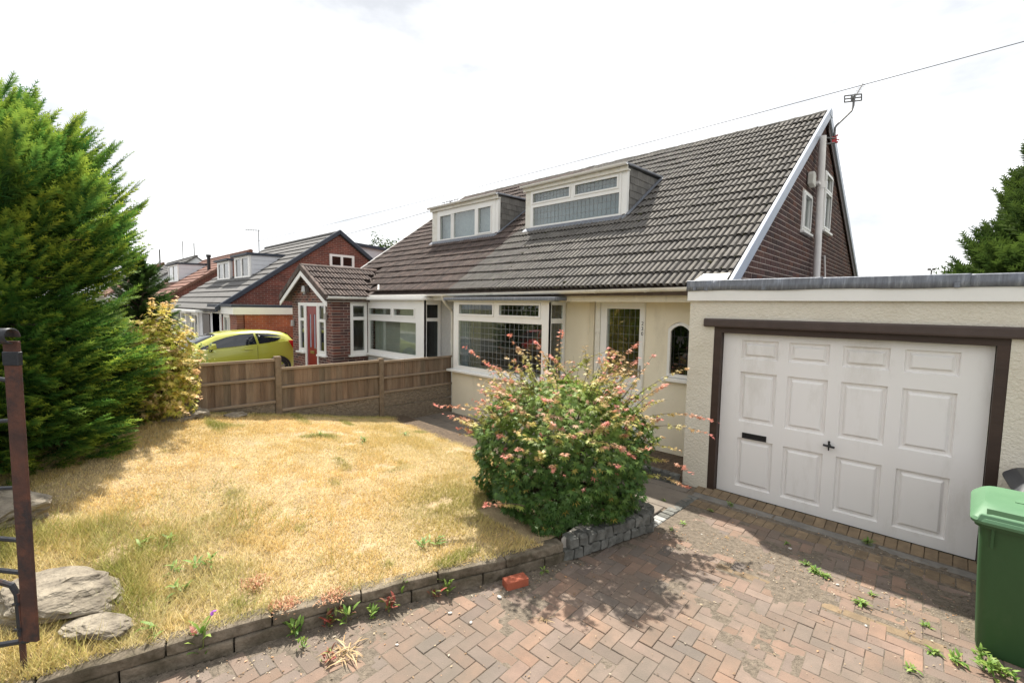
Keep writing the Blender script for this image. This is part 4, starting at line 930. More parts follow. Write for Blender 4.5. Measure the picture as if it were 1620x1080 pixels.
def box_dormer(parent, x0, x1, yf, z0, z1, yb, cells, cheek='cladding', nlap=5):
    d = obj('dormer', MB().prism([(x0, yf + 0.05, z0), (x0, yf + 0.05, z1), (x0, yb, z1 + 0.04)], (0.05, 0, 0)).prism([(x1 - 0.05, yf + 0.05, z0), (x1 - 0.05, yf + 0.05, z1), (x1 - 0.05, yb, z1 + 0.04)], (0.046, 0, 0)), K[cheek], parent)
    sl = (z1 - z0) / (yb - yf)
    for k in range(nlap):                # lapped cladding boards on the cheek
        za, zb = z0 + (z1 - z0) * k / nlap, z0 + (z1 - z0) * (k + 1) / nlap - 0.012
        obj('cladding_board', MB().prism([(x1, yf + 0.06, za), (x1, yf + (za - z0) / sl, za), (x1, yf + (zb - z0) / sl, zb), (x1, yf + 0.06, zb)], (0.02, 0, 0)), K[cheek], d)
    window(d, front(yf), x0, x1, z0, z1, cells, -0.05, 0.02, sub=True, glass='glass_dark')
    obj('flat_roof', MB().prism([(x0 - 0.1, yf - 0.15, z1), (x1 + 0.1, yf - 0.15, z1), (x1 + 0.1, yb + 0.1, z1 + 0.05), (x0 - 0.1, yb + 0.1, z1 + 0.05)], (0, 0, 0.09)), K['slate_blue'], d)
    return d

fb = thing('bungalow', (-22, 4.5, 0), 'red brick bungalow with pale grey flat tiles, two dormers and a flat-roofed side extension', 'house')
EY, EZ, RY_, RZ_ = 4.35, 2.12, 8.9, 5.36
obj('gable_wall', MB().prism([(-18.7, 4.6, 0), (-18.7, 13.2, 0), (-18.7, 13.2, 2.2), (-18.7, 8.9, 5.25), (-18.7, 4.6, 2.2)], (0.2, 0, 0)), K['far_brickY'], fb)
obj('wall', MB().holes(front(4.62), -27.0, -18.7, 0, 2.1, [(-26.3, -23.5, 0.8, 1.95), (-23.2, -22.0, 0.5, 1.95), (-21.5, -20.3, 0.05, 1.95)], -0.2, 0), K['cladding'], fb)
obj('interior_wall', MB().box(-26.9, -18.8, 6.5, 6.6, 0, 2.1), K['room'], fb)
brf = coursed_roof(fb, -27.1, -18.46, EY, EZ, RY_, RZ_, K['flat_tile'], 14)
for s_ in (1, -1):
    obj('verge_trim', MB().prism([(-18.5, RY_, RZ_ - 0.08), (-18.5, RY_ - s_ * (RY_ - EY), EZ - 0.08), (-18.5, RY_ - s_ * (RY_ - EY), EZ + 0.12), (-18.5, RY_, RZ_ + 0.12)], (0.12, 0, 0)), K['slate_blue'], brf, bevel=0.02)
window(fb, side(-18.5), 8.46, 9.53, 3.92, 4.45, [(8.56, 8.93, 4.0, 4.36), (9.03, 9.43, 4.0, 4.36)], -0.02, 0.05, glass='glass_dark')
box_dormer(fb, -22.9, -20.85, 6.2, 3.40, 4.35, 7.7, [(-22.7, -22.0, 3.52, 4.25), (-21.85, -21.05, 3.52, 4.25)])
box_dormer(fb, -25.6, -23.6, 6.2, 3.40, 4.28, 7.5, [(-25.4, -24.7, 3.52, 4.18), (-24.55, -23.8, 3.52, 4.18)])
obj('dormer_infill', MB().box(-23.6, -22.95, 6.3, 7.4, 3.3, 4.28), K['far_brickX'], fb)
obj('rear_dormer', MB().prism([(-26, 9.6, 3.6), (-26, 9.6, 4.95), (-26, 13.4, 4.75), (-26, 13.4, 2.4)], (7.2, 0, 0)), K['cladding'], fb)
obj('rear_dormer_roof', MB().prism([(-26.1, 9.5, 4.95), (-26.1, 13.6, 4.74), (-26.1, 13.6, 4.86), (-26.1, 9.5, 5.07)], (7.45, 0, 0)), K['slate_blue'], fb)
# side extension
ex = obj('side_extension', MB().box(-17.12, -17.0, 4.85, 9.5, 0, 2.02), K['orange_brickY'], fb)
obj('extension_front', MB().holes(front(4.62), -20.0, -17.0, 0, 2.02, [(-19.0, -17.75, 0.6, 1.98)], -0.2, 0), K['far_brickX'], ex)
window(ex, front(4.62), -18.98, -17.77, 0.62, 1.98, [(-18.85, -18.55, 0.72, 1.88), (-18.42, -18.05, 0.72, 1.88), (-18.0, -17.85, 0.72, 1.88)], -0.05, 0.02, sub=True)
obj('fascia', MB().box(-20.05, -16.95, 4.50, 4.54, 2.0, 2.24).box(-16.98, -16.94, 4.541, 9.6, 2.0, 2.24), K['white'], ex)
obj('flat_roof', MB().box(-20.0, -16.96, 4.46, 9.6, 2.245, 2.33), K['slate_blue'], ex)
window(fb, front(4.45), -26.4, -23.4, 0.85, 1.98, [(-26.25, -25.4, 0.95, 1.5), (-25.25, -24.4, 0.95, 1.5), (-24.25, -23.55, 0.95, 1.5), (-26.25, -25.4, 1.6, 1.9), (-25.25, -24.4, 1.6, 1.9), (-24.25, -23.55, 1.6, 1.9)], -0.16, 0.02)
window(fb, front(4.60), -23.2, -22.0, 0.3, 1.95, [(-23.08, -22.72, 0.4, 1.85), (-22.6, -22.12, 0.4, 1.85)], -0.05, 0.02)
obj('brown_door', MB().lbox(front(4.60), -21.3, -20.35, 0.1, 1.92, -0.06, 0.0), K['brown_door'], fb)
obj('canopy', MB().box(-26.6, -20.1, 4.1, 4.6, 2.0, 2.08), K['white'], fb)

def row_house(name, x1, wid, ye, ze, dep, hgt, tilem, label, dormers, brick='far_brickY'):
    h = thing(name, (x1 - wid / 2, ye, 0), label, 'house')
    yr, zr = ye + dep, ze + hgt
    obj('gable_wall', MB().prism([(x1 - 0.2, ye + 0.3, 0), (x1 - 0.2, yr + dep - .3, 0), (x1 - 0.2, yr + dep - 0.3, ze + 0.1), (x1 - 0.2, yr, zr - 0.1), (x1 - 0.2, ye + 0.3, ze + 0.1)], (0.2, 0, 0)), K[brick], h)
    obj('wall', MB().box(x1 - wid, x1 - 0.201, ye + 0.3, ye + 0.5, 0, ze + 0.05), K['pebble'], h)
    rf_ = coursed_roof(h, x1 - wid, x1 + 0.05, ye, ze, yr, zr, tilem, 14)
    obj('verge_trim', MB().prism([(x1 + 0.051, yr, zr + 0.06), (x1 + 0.051, ye, ze + 0.06), (x1 + 0.051, ye, ze - 0.10), (x1 + 0.051, yr, zr - 0.10)], (0.05, 0, 0)), tilem, rf_)
    for (a, b, f0, f1) in dormers:
        yf = ye + dep * f0; z0 = ze + hgt * f0 - 0.05; z1 = z0 + f1
        n = 2; wv = (b - a - 0.4) / n
        box_dormer(h, a, b, yf, z0, z1, ye + dep * (z1 - ze) / hgt, [(a + 0.15 + k * (wv + 0.1), a + 0.15 + k * (wv + 0.1) + wv, z0 + 0.12, z1 - 0.1) for k in range(n)], nlap=4)
    window(h, front(ye + 0.295), x1 - wid + 1, x1 - 3, 0.8, 2.0, [(x1 - wid + 1.15, x1 - 4.6, 0.9, 1.9), (x1 - 4.4, x1 - 3.15, 0.9, 1.9)], 0.0, 0.06, glass='glass_dark')
    gutter(h, (x1 - wid, ye - 0.06, ze), (x1, ye - 0.06, ze), 0.055, 'white', brackets=2)
    return h
hc = row_house('bungalow', -30.4, 11.0, 4.5, 2.35, 4.6, 3.15, K['red_tile'], 'bungalow with faded red roof tiles, pale dormer and small black chimney pipe', [(-38.6, -35.6, 0.42, 1.15)])
obj('chimney_pipe', MB().tube([(-32.0, 7.3, 4.2), (-32.0, 7.3, 5.05)], 0.09, 8).tube([(-32, 7.3, 5.05), (-32, 7.3, 5.2)], 0.13, 8), K['black'], hc)
row_house('bungalow', -44.5, 11.5, 4.6, 2.6, 4.7, 3.5, K['flat_tile'], 'bungalow with grey roof and white gable trim beyond the red-roofed one', [(-54.0, -50.5, 0.4, 1.15)], 'cladding')
row_house('bungalow', -60.0, 12, 4.8, 2.8, 4.8, 3.6, K['red_tile'], 'most distant bungalow with a faded red roof behind the conifers', [(-69, -66, 0.4, 1.15)])

# ------------------------------------------------------------------ car
def make_car(name, label, paint, M4, z0=0.0):
    car = thing(name, tuple(M4.translation), label, 'car')
    tr = lambda p: tuple(M4 @ Vector(p))
    def loft(sections, closed=True):
        b = MB(); k = len(sections[0])
        for s_ in sections: b.v += [tr(p) for p in s_]
        for i in range(len(sections) - 1):
            for j in range(k if closed else k - 1): b.f.append((i * k + j, i * k + (j + 1) % k, (i + 1) * k + (j + 1) % k, (i + 1) * k + j))
        b.f += [tuple(range(k - 1, -1, -1)), tuple((len(sections) - 1) * k + j for j in range(k))]
        return b
    # local: x = half width axis, y = length from the tail (0) to the nose (3.95), z up
    def lower(l, hw, zb, zt, zs):
        pts = [(hw * 0.88, zb), (hw * 0.985, zb + 0.14), (hw, zs * 0.62 + zb * 0.38), (hw * 0.985, zs), (hw * 0.93, zt - 0.02), (hw * 0.80, zt)]
        return [(x, l, z) for x, z in pts] + [(-x, l, z) for x, z in reversed(pts)]
    st = [(0.0, 0.66, 0.42, 0.98, 0.85), (0.05, 0.76, 0.34, 1.08, 0.95), (0.22, 0.83, 0.26, 1.16, 1.0), (0.6, 0.86, 0.2, 1.15, 1.0), (1.2, 0.865, 0.18, 1.09, 0.97), (2.0, 0.865, 0.18, 1.02, 0.93),
          (2.7, 0.86, 0.18, 0.97, 0.88), (3.2, 0.85, 0.2, 0.90, 0.80), (3.6, 0.82, 0.2, 0.80, 0.70), (3.85, 0.74, 0.24, 0.68, 0.60), (3.95, 0.60, 0.30, 0.58, 0.52)]
    obj('body', loft([lower(*q) for q in st]), paint, car, smooth=True, angle=50)
    def top(l, zb, zt, hb, ht):
        pts = [(hb, zb), (hb * 0.5 + ht * 0.5 + 0.015, zb * 0.5 + zt * 0.5), (ht + 0.01, zt - 0.07), (ht - 0.07, zt - 0.015), (ht * 0.5, zt)]
        return [(x, l, z) for x, z in pts] + [(-x, l, z) for x, z in reversed(pts)]
    prof = [(0.06, 1.10, 1.14, 0.74, 0.70), (0.22, 1.12, 1.36, 0.77, 0.60), (0.40, 1.12, 1.425, 0.785, 0.585), (0.8, 1.10, 1.475, 0.795, 0.60), (1.3, 1.06, 1.49, 0.80, 0.615), (1.8, 1.02, 1.465, 0.80, 0.62), (2.25, 0.98, 1.38, 0.80, 0.62), (2.7, 0.95, 1.18, 0.79, 0.66), (3.15, 0.88, 0.93, 0.76, 0.72)]
    obj('cabin', loft([top(*q) for q in prof]), paint, car, smooth=True, angle=50)
    def surf(l, z):
        P = prof
        for a, b in zip(P[:-1], P[1:]):
            if a[0] <= l <= b[0]:
                t = (l - a[0]) / (b[0] - a[0]); q = [a[i] + (b[i] - a[i]) * t for i in range(5)]; break
        f = min(max((z - q[1]) / max(q[2] - 0.07 - q[1], 0.02), 0), 1); return q[3] * (1 - f) + (q[4] + 0.01) * f + 0.012 + 0.012 * math.sin(math.pi * f)
    wins = [[(2.78, 0.985), (2.55, 1.10), (2.3, 1.215), (2.0, 1.315), (1.65, 1.385), (1.27, 1.405), (1.22, 1.09), (1.7, 1.05), (2.25, 1.01)], [(1.20, 1.405), (0.85, 1.385), (0.60, 1.345), (0.42, 1.285), (0.62, 1.17), (0.9, 1.115), (1.15, 1.09)]]
    for sg in (1, -1):
        for w_ in wins:
            b = MB(); fine = []
            for (l0, z0_), (l1, z1_) in zip(w_, w_[1:] + w_[:1]): fine += [(l0 + (l1 - l0) * k / 4, z0_ + (z1_ - z0_) * k / 4) for k in range(4)]
            cl, cz = sum(p[0] for p in fine) / len(fine), sum(p[1] for p in fine) / len(fine); n = len(fine); v = []
            for f_ in (1.0, 0.75, 0.5, 0.25):
                v += [tr((sg * (surf(cl + (l - cl) * f_, cz + (z - cz) * f_) + 0.006), cl + (l - cl) * f_, cz + (z - cz) * f_)) for l, z in fine]
            v += [tr((sg * (surf(cl, cz) + 0.006), cl, cz))] + [tr((sg * (surf(l, z) - 0.03), l, z)) for l, z in fine]
            b.add(v, [(q * n + i, q * n + (i + 1) % n, (q + 1) * n + (i + 1) % n, (q + 1) * n + i) for q in range(3) for i in range(n)] + [(3 * n + i, 3 * n + (i + 1) % n, 4 * n) for i in range(n)]
                  + [(i, (i + 1) % n, 4 * n + 1 + (i + 1) % n, 4 * n + 1 + i) for i in range(n)])
            obj('side_window', b, K['carglass'], car)
        obj('tail_light', MB().prism([tr((sg * 0.80, 0.05, 1.15)), tr((sg * 0.80, 0.30, 1.17)), tr((sg * 0.83, 0.16, 0.90)), tr((sg * 0.81, 0.03, 0.90))], M4.to_3x3() @ Vector((sg * 0.045, -0.01, 0))), K['lamp_red'], car, bevel=0.01)
        mi = obj('wing_mirror', MB().prism([tr((sg * 0.86, 2.36, 0.99)), tr((sg * 0.86, 2.52, 0.98)), tr((sg * 0.86, 2.50, 1.13)), tr((sg * 0.86, 2.38, 1.15))], M4.to_3x3() @ Vector((sg * 0.20, -0.03, 0.01))), paint, car, bevel=0.035, seg=3, smooth=True)
        obj('mirror_base', MB().tube([tr((sg * 0.84, 2.45, 0.95)), tr((sg * 0.95, 2.42, 1.02))], 0.04, 8), K['black'], mi)
        obj('door_handle', MB().prism([tr((sg * 0.855, 1.35, 0.93)), tr((sg * 0.855, 1.58, 0.925)), tr((sg * 0.855, 1.58, 0.96)), tr((sg * 0.855, 1.35, 0.965))], M4.to_3x3() @ Vector((sg * 0.03, 0, 0))), paint, car, bevel=0.008)
        obj('door_gap', MB().prism([tr((sg * 0.862, 1.205, 0.28)), tr((sg * 0.862, 1.213, 0.28)), tr((sg * 0.852, 1.213, 1.05)), tr((sg * 0.852, 1.205, 1.05))], M4.to_3x3() @ Vector((sg * 0.008, 0, 0))), K['black'], car)
        for ly in (0.62, 3.10):
            wc = Vector((sg * 0.79, ly, 0.31)); b = MB(); n = 24; v = []
            for (r, dx) in ((0.20, -0.09), (0.30, -0.09), (0.315, -0.05), (0.315, 0.05), (0.30, 0.085), (0.21, 0.085)):
                v += [tr((wc.x + sg * dx, wc.y + r * math.cos(2 * math.pi * k / n), wc.z + r * math.sin(2 * math.pi * k / n))) for k in range(n)]
            b.add(v, [(i * n + k, i * n + (k + 1) % n, ((i + 1) % 6) * n + (k + 1) % n, ((i + 1) % 6) * n + k) for i in range(6) for k in range(n)])
            wh = obj('wheel', b, K['tyre'], car, smooth=True, angle=40)
            b = MB()
            for k in range(7):
                a = 2 * math.pi * k / 7
                for da in (-0.13, 0.13):
                    b.prism([tr((wc.x + sg * 0.06, wc.y + r * math.cos(a + d), wc.z + r * math.sin(a + d))) for r, d in ((0.03, da - 0.3), (0.205, da - 0.055), (0.205, da + 0.055), (0.03, da + 0.3))], M4.to_3x3() @ Vector((sg * 0.025, 0, 0)))
            b.prism([tr((wc.x + sg * 0.06, wc.y + 0.055 * math.cos(t), wc.z + 0.055 * math.sin(t))) for t in np.linspace(0, 2 * math.pi, 13)[:-1]], M4.to_3x3() @ Vector((sg * 0.035, 0, 0)))
            obj('rim', b, K['alloy'], wh)
            obj('wheel_arch', MB().add([tr((sg * 0.872, ly + r * math.cos(t), 0.31 + r * math.sin(t))) for r in (0.31, 0.385) for t in np.linspace(0, math.pi, 15)], [(i, i + 1, 15 + i + 1, 15 + i) for i in range(14)]), K['black'], car)
    ws = [(2.24, 1.392, 0.52), (2.45, 1.300, 0.55), (2.70, 1.188, 0.59), (3.04, 0.99, 0.62)]
    gv = [tr((x_ * h_, l, z + 0.012 - 0.03 * x_ * x_)) for l, z, h_ in ws for x_ in (-1, -0.5, 0, 0.5, 1)]
    wso = obj('windscreen', MB().add(gv, [(5 * i + k, 5 * i + k + 1, 5 * i + 6 + k, 5 * i + 5 + k) for i in range(3) for k in range(4)]), K['carglass'], car, smooth=True)
    smw = wso.modifiers.new('thick', 'SOLIDIFY'); smw.thickness = 0.01
    obj('rear_window', MB().prism([tr(p) for p in [(-0.52, 0.30, 1.395), (0.52, 0.30, 1.395), (0.62, 0.10, 1.17), (-0.62, 0.10, 1.17)]], M4.to_3x3() @ Vector((0, -0.03, 0.01))), K['carglass'], car)
    return car
make_car('parked_car', 'lime yellow three-door hatchback parked nose-out on the drive beside the brick porch', K['carpaint'], T(-16.10, 5.90, 0.05) @ RZ(math.pi))
make_car('parked_car', 'red hatchback parked at the roadside behind the garden', K['carred'], T(-12.4, -3.9, -0.13) @ RZ(math.pi / 2))

# ------------------------------------------------------------------ wheelie bins
def wheelie_bin(name, label, M4, body, lid):
    t = thing(name, tuple(M4.translation), label, 'bin')
    tr = lambda p: tuple(M4 @ Vector(p))
    # local: x across (width .58), y from front (0) to hinge (0.72), z up
    def rr(x0, x1, y0, y1, z, r=0.06, n=4):
        P = []
        for cx, cy, a in ((x1 - r, y0 + r, -90), (x1 - r, y1 - r, 0), (x0 + r, y1 - r, 90), (x0 + r, y0 + r, 180)):
            for k in range(n + 1): w_ = math.radians(a + 90 * k / n); P.append(tr((cx + r * math.cos(w_), cy + r * math.sin(w_), z)))
        return P
    def stack(rings, caps=True):
        b = MB(); k = len(rings[0])
        for r in rings: b.v += r
        for i in range(len(rings) - 1): b.f += [(i * k + j, i * k + (j + 1) % k, (i + 1) * k + (j + 1) % k, (i + 1) * k + j) for j in range(k)]
        if caps: b.f += [tuple(range(k - 1, -1, -1)), tuple((len(rings) - 1) * k + j for j in range(k))]
        return b
    obj('body', stack([rr(0.075, 0.505, 0.10, 0.58, 0.0, 0.05), rr(0.065, 0.515, 0.085, 0.60, 0.05), rr(0.035, 0.545, 0.035, 0.66, 0.86), rr(0.03, 0.55, 0.03, 0.67, 0.93), rr(0.005, 0.575, 0.0, 0.70, 0.935), rr(0.003, 0.577, -0.002, 0.70, 0.975)]), body, t, smooth=True, angle=40)
    ld = stack([rr(-0.015, 0.595, -0.03, 0.71, 0.965, 0.07), rr(-0.02, 0.60, -0.035, 0.715, 0.985, 0.07), rr(-0.012, 0.592, -0.025, 0.71, 1.005, 0.07), rr(0.03, 0.55, 0.06, 0.67, 1.055, 0.08), rr(0.05, 0.53, 0.12, 0.64, 1.072, 0.08)])
    lo = obj('lid', ld, lid, t, smooth=True, angle=28)
    obj('lid_lip', MB().prism([tr((0.01, -0.032, 0.985)), tr((0.57, -0.032, 0.985)), tr((0.55, -0.012, 1.03)), tr((0.03, -0.012, 1.03))], M4.to_3x3() @ Vector((0, 0.012, 0.004))), lid, lo, bevel=0.004)
    obj('lid_grip', MB().prism([tr((0.06, 0.03, 1.022)), tr((0.52, 0.03, 1.022)), tr((0.52, 0.055, 1.055)), tr((0.06, 0.055, 1.055))], M4.to_3x3() @ Vector((0, -0.012, 0.006))), K['bin_dark'] if lid == K['bin_dark'] else body, lo)
    obj('rim_rib', MB().lbox(lambda a, b, d: tr((a, d, b)), 0.09, 0.105, 0.80, 0.93, 0.012, 0.06).lbox(lambda a, b, d: tr((a, d, b)), 0.475, 0.49, 0.80, 0.93, 0.012, 0.06), body, t)
    obj('handle_bar', MB().tube([tr((0.08, 0.755, 0.955)), tr((0.50, 0.755, 0.955))], 0.016, 8).tube([tr((0.10, 0.69, 0.94)), tr((0.10, 0.755, 0.955))], 0.02, 8).tube([tr((0.48, 0.69, 0.94)), tr((0.48, 0.755, 0.955))], 0.02, 8), body, t, smooth=True)
    for x in (0.11, 0.47):
        obj('wheel', MB().tube([tr((x - 0.025, 0.62, 0.10)), tr((x + 0.025, 0.62, 0.10))], 0.10, 18), K['tyre'], t, smooth=True)
    obj('lid_emblem', MB().prism([tr((0.20, 0.30, 1.0735)), tr((0.30, 0.30, 1.0735)), tr((0.31, 0.40, 1.0735)), tr((0.21, 0.41, 1.0735))], (0, 0, 0.003)).prism([tr((0.33, 0.31, 1.0735)), tr((0.36, 0.31, 1.0735)), tr((0.37, 0.39, 1.0735)), tr((0.34, 0.39, 1.0735))], (0, 0, 0.003)), lid, lo)
    return t
wheelie_bin('wheelie_bin', 'green wheelie bin with faded pale green lid standing on the driveway', T(0.225, 4.47, 0.0) @ RZ(math.radians(-2)), K['bin'], K['bin_lid'])
wheelie_bin('wheelie_bin', 'dark grey wheelie bin tucked against the garage wall behind the green one', T(0.50, 5.28, 0.0) @ RZ(math.radians(3)), K['bin_dark'], K['bin_dark'])

# ------------------------------------------------------------------ iron gate
gt = thing('iron_gate', (-3.87, -0.10, 0.17), 'open wrought iron gate with rusty flat stile and black scroll bars', 'gate')
gd_ = Vector((-0.60, -0.80, 0)).normalized(); lat = Vector((RT[0], RT[1], 0)).normalized(); G0 = Vector((-3.865, -0.105, 0)) + lat * 0.022
def GP(a, z, o=0.0): return tuple(G0 + gd_ * a + Vector((gd_.y, -gd_.x, 0)) * o + Vector((0, 0, z)))
nl = Vector((lat.y, -lat.x, 0))
A = G0 - lat * 0.043; B = G0 + lat * 0.043
obj('stile', MB().hexa([tuple(p + Vector((0, 0, z))) for z in (0.36, 2.16) for p in (A, B, B + nl * 0.02, A + nl * 0.02)]), K['rust'], gt, bevel=0.005, seg=2)
sc_ = MB(); ring = []
for k in range(15):
    a = math.pi * 1.5 * k / 14; ring.append((0.045 * (1 - math.cos(a)), 0.045 * math.sin(a)))
prof = [(0, 2.16)] + [(r0, 2.16 + r1) for r0, r1 in ring]
v = []
for d_, z_ in prof:
    c = -nl * d_
    for s_ in (-0.043, 0.043):
        p = G0 + lat * s_ - c * 1.0; v.append((p.x, p.y, z_ + 0.03))
n = len(prof); sc_.add(v, [(2 * i, 2 * i + 1, 2 * i + 3, 2 * i + 2) for i in range(n - 1)])
so = obj('scroll_top', sc_, K['iron'], gt, smooth=True); sm = so.modifiers.new('thick', 'SOLIDIFY'); sm.thickness = 0.008
obj('strap', MB().hexa([tuple(p + Vector((0, 0, z))) for z in (2.02, 2.10) for p in (A - lat * .003 - nl * .004, B + lat * .003 - nl * .004, B + lat * .003 + nl * 0.026, A - lat * .003 + nl * 0.026)]), K['iron'], gt, bevel=0.004)
for z0_, z1_, r in ((0.36, 0.30, 0.016), (0.98, 1.04, 0.014), (0.78, 0.86, 0.014), (1.30, 1.28, 0.012), (1.93, 1.99, 0.014), (1.70, 1.66, 0.012)):
    obj('bar', MB().tube([GP(0.02, z0_), GP(0.25, (z0_ + z1_) / 2 + 0.01), GP(0.6, z1_), GP(1.15, z1_)], r, 8), K['iron'], gt, smooth=True)
obj('loop_bar', MB().tube([GP(0.40, 0.72), GP(0.16, 0.74), GP(0.09, 0.71), GP(0.065, 0.65), GP(0.06, 0.40)], 0.017, 8), K['iron'], gt, smooth=True)
for z_ in (0.60, 0.44):
    obj('bolt_staple', MB().tube([GP(0.0, z_ + 0.0), GP(0.05, z_ - 0.012, 0.02), GP(0.09, z_ - 0.01, 0.0), GP(0.05, z_, -0.02)], 0.01, 6), K['iron'], gt, smooth=True)
obj('drop_bolt', MB().tube([GP(0.06, 0.66), GP(0.055, 0.17)], 0.015, 8), K['rust'], gt, smooth=True)
for k in range(6):
    obj('bar', MB().tube([GP(0.3 + 0.16 * k, 0.36), GP(0.3 + 0.16 * k, 1.97)], 0.008, 6), K['iron'], gt)
obj('stile', MB().tube([GP(1.15, 0.1), GP(1.15, 2.1)], 0.03, 8), K['iron'], gt)

# ------------------------------------------------------------------ aerial, cables, flood light
ae = thing('television_aerial', (-2.05, 12.1, 6.2), 'television aerial on a bent grey mast with red bracket at the gable peak', 'aerial')
def ray_at(x, y, d):
    r_ = (x - 810) / FPX * RT - (y - 540) / FPX * UP + FW; return CAMP + r_ * d
D0 = float((np.array([-2.05, 12.1, 6.2]) - CAMP) @ FW)
Q = lambda x, y, dd=0.0: tuple(ray_at(x, y, D0 + dd))
obj('bracket', MB().tube([(-2.2, 11.9, 6.15), Q(1321, 219)], 0.02, 6).tube([(-2.2, 11.9, 6.0), Q(1321, 226)], 0.02, 6), K['metal_dark'], ae)
obj('clamp', MB().hexa([Q(1316, 227), Q(1324, 227), Q(1324, 227, 0.15), Q(1316, 227, 0.15), Q(1316, 216), Q(1324, 216), Q(1324, 216, 0.15), Q(1316, 216, 0.15)]).tube([Q(1322, 221), Q(1328, 221)], 0.015, 6).tube([Q(1320, 215), Q(1326, 214)], 0.02, 6).tube([Q(1320, 225), Q(1326, 225)], 0.02, 6), K['red_plastic'], ae, bevel=0.01)
obj('mast', MB().tube([Q(1320, 216), Q(1321, 203), Q(1323, 199), Q(1347, 176), Q(1350, 168), Q(1351, 155)], 0.022, 8), K['metal_dark'], ae, smooth=True)
g_ = MB()
for (a, b) in (((1336, 152), (1363, 149)), ((1336, 162), (1363, 159)), ((1336, 152), (1336, 162)), ((1363, 149), (1363, 159)), ((1337, 157), (1362, 154)), ((1347, 151), (1347, 160)), ((1352, 150), (1352, 160))):
    g_.tube([Q(*a), Q(*b)], 0.014, 6)
g_.hexa([Q(1346, 160), Q(1352, 160), Q(1352, 160, .05), Q(1346, 160, .05), Q(1346, 152), Q(1352, 152), Q(1352, 152, .05), Q(1346, 152, .05)])
obj('reflector_grid', g_, K['metal_dark'], ae)
bm_ = MB().tube([Q(1350, 158), Q(1365, 133, 0.6)], 0.014, 6)
for k in range(7):
    t = 0.3 + 0.1 * k; x, y = 1350 + 15 * t, 158 - 25 * t
    bm_.tube([Q(x - 5, y + 0.8, 0.6 * t), Q(x + 5, y - 0.8, 0.6 * t)], 0.004, 5)
obj('boom', bm_, K['metal_dark'], ae)

def cable(name, label, pts, r):
    o = obj(name, MB().tube(pts, r, 5), K['cable']); tag(o, label, 'cable', None); return o
def sagline(p0, p1, sag, n=24):
    p0, p1 = np.array(p0), np.array(p1); return [tuple(p0 + (p1 - p0) * t - np.array([0, 0, sag * 4 * t * (1 - t)])) for t in np.linspace(0, 1, n)]
cable('overhead_cable', 'thin overhead cable crossing the sky above the cream bungalow', sagline(ray_at(1760, 28, 9.0), ray_at(330, 398, 42.0), 0.25), 0.009)
cable('overhead_cable', 'second faint overhead cable running to the roof beyond the porch', sagline(ray_at(735, 318, 16.0), ray_at(400, 405, 38.0), 0.15), 0.010)
def small_aerial(x, y0, y1, d, r, label, yagi):
    p0, p1 = ray_at(x, y0, d), ray_at(x, y1, d); t = thing('television_aerial', tuple(p0), label, 'aerial')
    obj('mast', MB().tube([tuple(p0), (p0[0], p0[1], p1[2])], r, 6), K['metal_dark'], t)
    if yagi:
        b = MB(); c = np.array((p0[0], p0[1], p1[2])); u = np.array([-1.0, -0.35, 0.10]); b.tube([tuple(c - u * 0.15), tuple(c + u)], r * 0.7, 5)
        for k in range(8): b.tube([tuple(c + u * k / 8 - np.array([0, 0.0, 0.16])), tuple(c + u * k / 8 + np.array([0, 0, 0.16]))], r * 0.4, 4)
        obj('boom', b, K['metal_dark'], t)
    return t
small_aerial(410, 403, 365, 24, 0.022, 'pale aerial mast on the roof with two dormers', True)
small_aerial(254, 436, 395, 42, 0.06, 'tall thin mast behind the most distant roofs', False)
small_aerial(290, 420, 382, 48, 0.04, 'faint thin mast behind the red-roofed bungalow', False)
small_aerial(308, 420, 385, 48, 0.05, 'slender mast rising over the red-roofed bungalow', False)
ant = thing('television_aerial', (-13.3, 12.2, 6.7), 'small roof aerial showing behind the dormer over the brick porch', 'aerial')
a0_ = ray_at(713, 318, 15.0); bq = MB().tube([tuple(a0_ - np.array([0, 0, 1.2])), tuple(a0_)], 0.02, 6); uu = np.array([-0.35, -0.1, -0.04])
bq.tube([tuple(a0_ - uu * 0.9), tuple(a0_ + uu)], 0.012, 5)
for k in range(7): bq.tube([tuple(a0_ + uu * (k / 3.5 - 1) - np.array([.06, -.02, -0.12])), tuple(a0_ + uu * (k / 3.5 - 1) + np.array([.06, -.02, -0.12]))], 0.006, 4)
obj('mast', bq, K['metal_dark'], ant)
fl = thing('flood_light', tuple(ray_at(1470, 470, 42.0)), 'twin floodlight on a distant pole beyond the garage roof', 'light')
p0, p1 = ray_at(1470, 470, 42.0), ray_at(1470, 427, 42.0)
obj('pole', MB().tube([(p0[0], p0[1], -0.16), (p0[0], p0[1], p1[2])], 0.06, 6), K['metal_dark'], fl)
for s_ in (-1, 1): obj('lamp_head', MB().box(p0[0] + s_ * 0.16 - 0.12, p0[0] + s_ * 0.16 + 0.12, p0[1] - 0.1, p0[1] + 0.1, p1[2] - 0.05, p1[2] + 0.13), K['metal_dark'], fl)

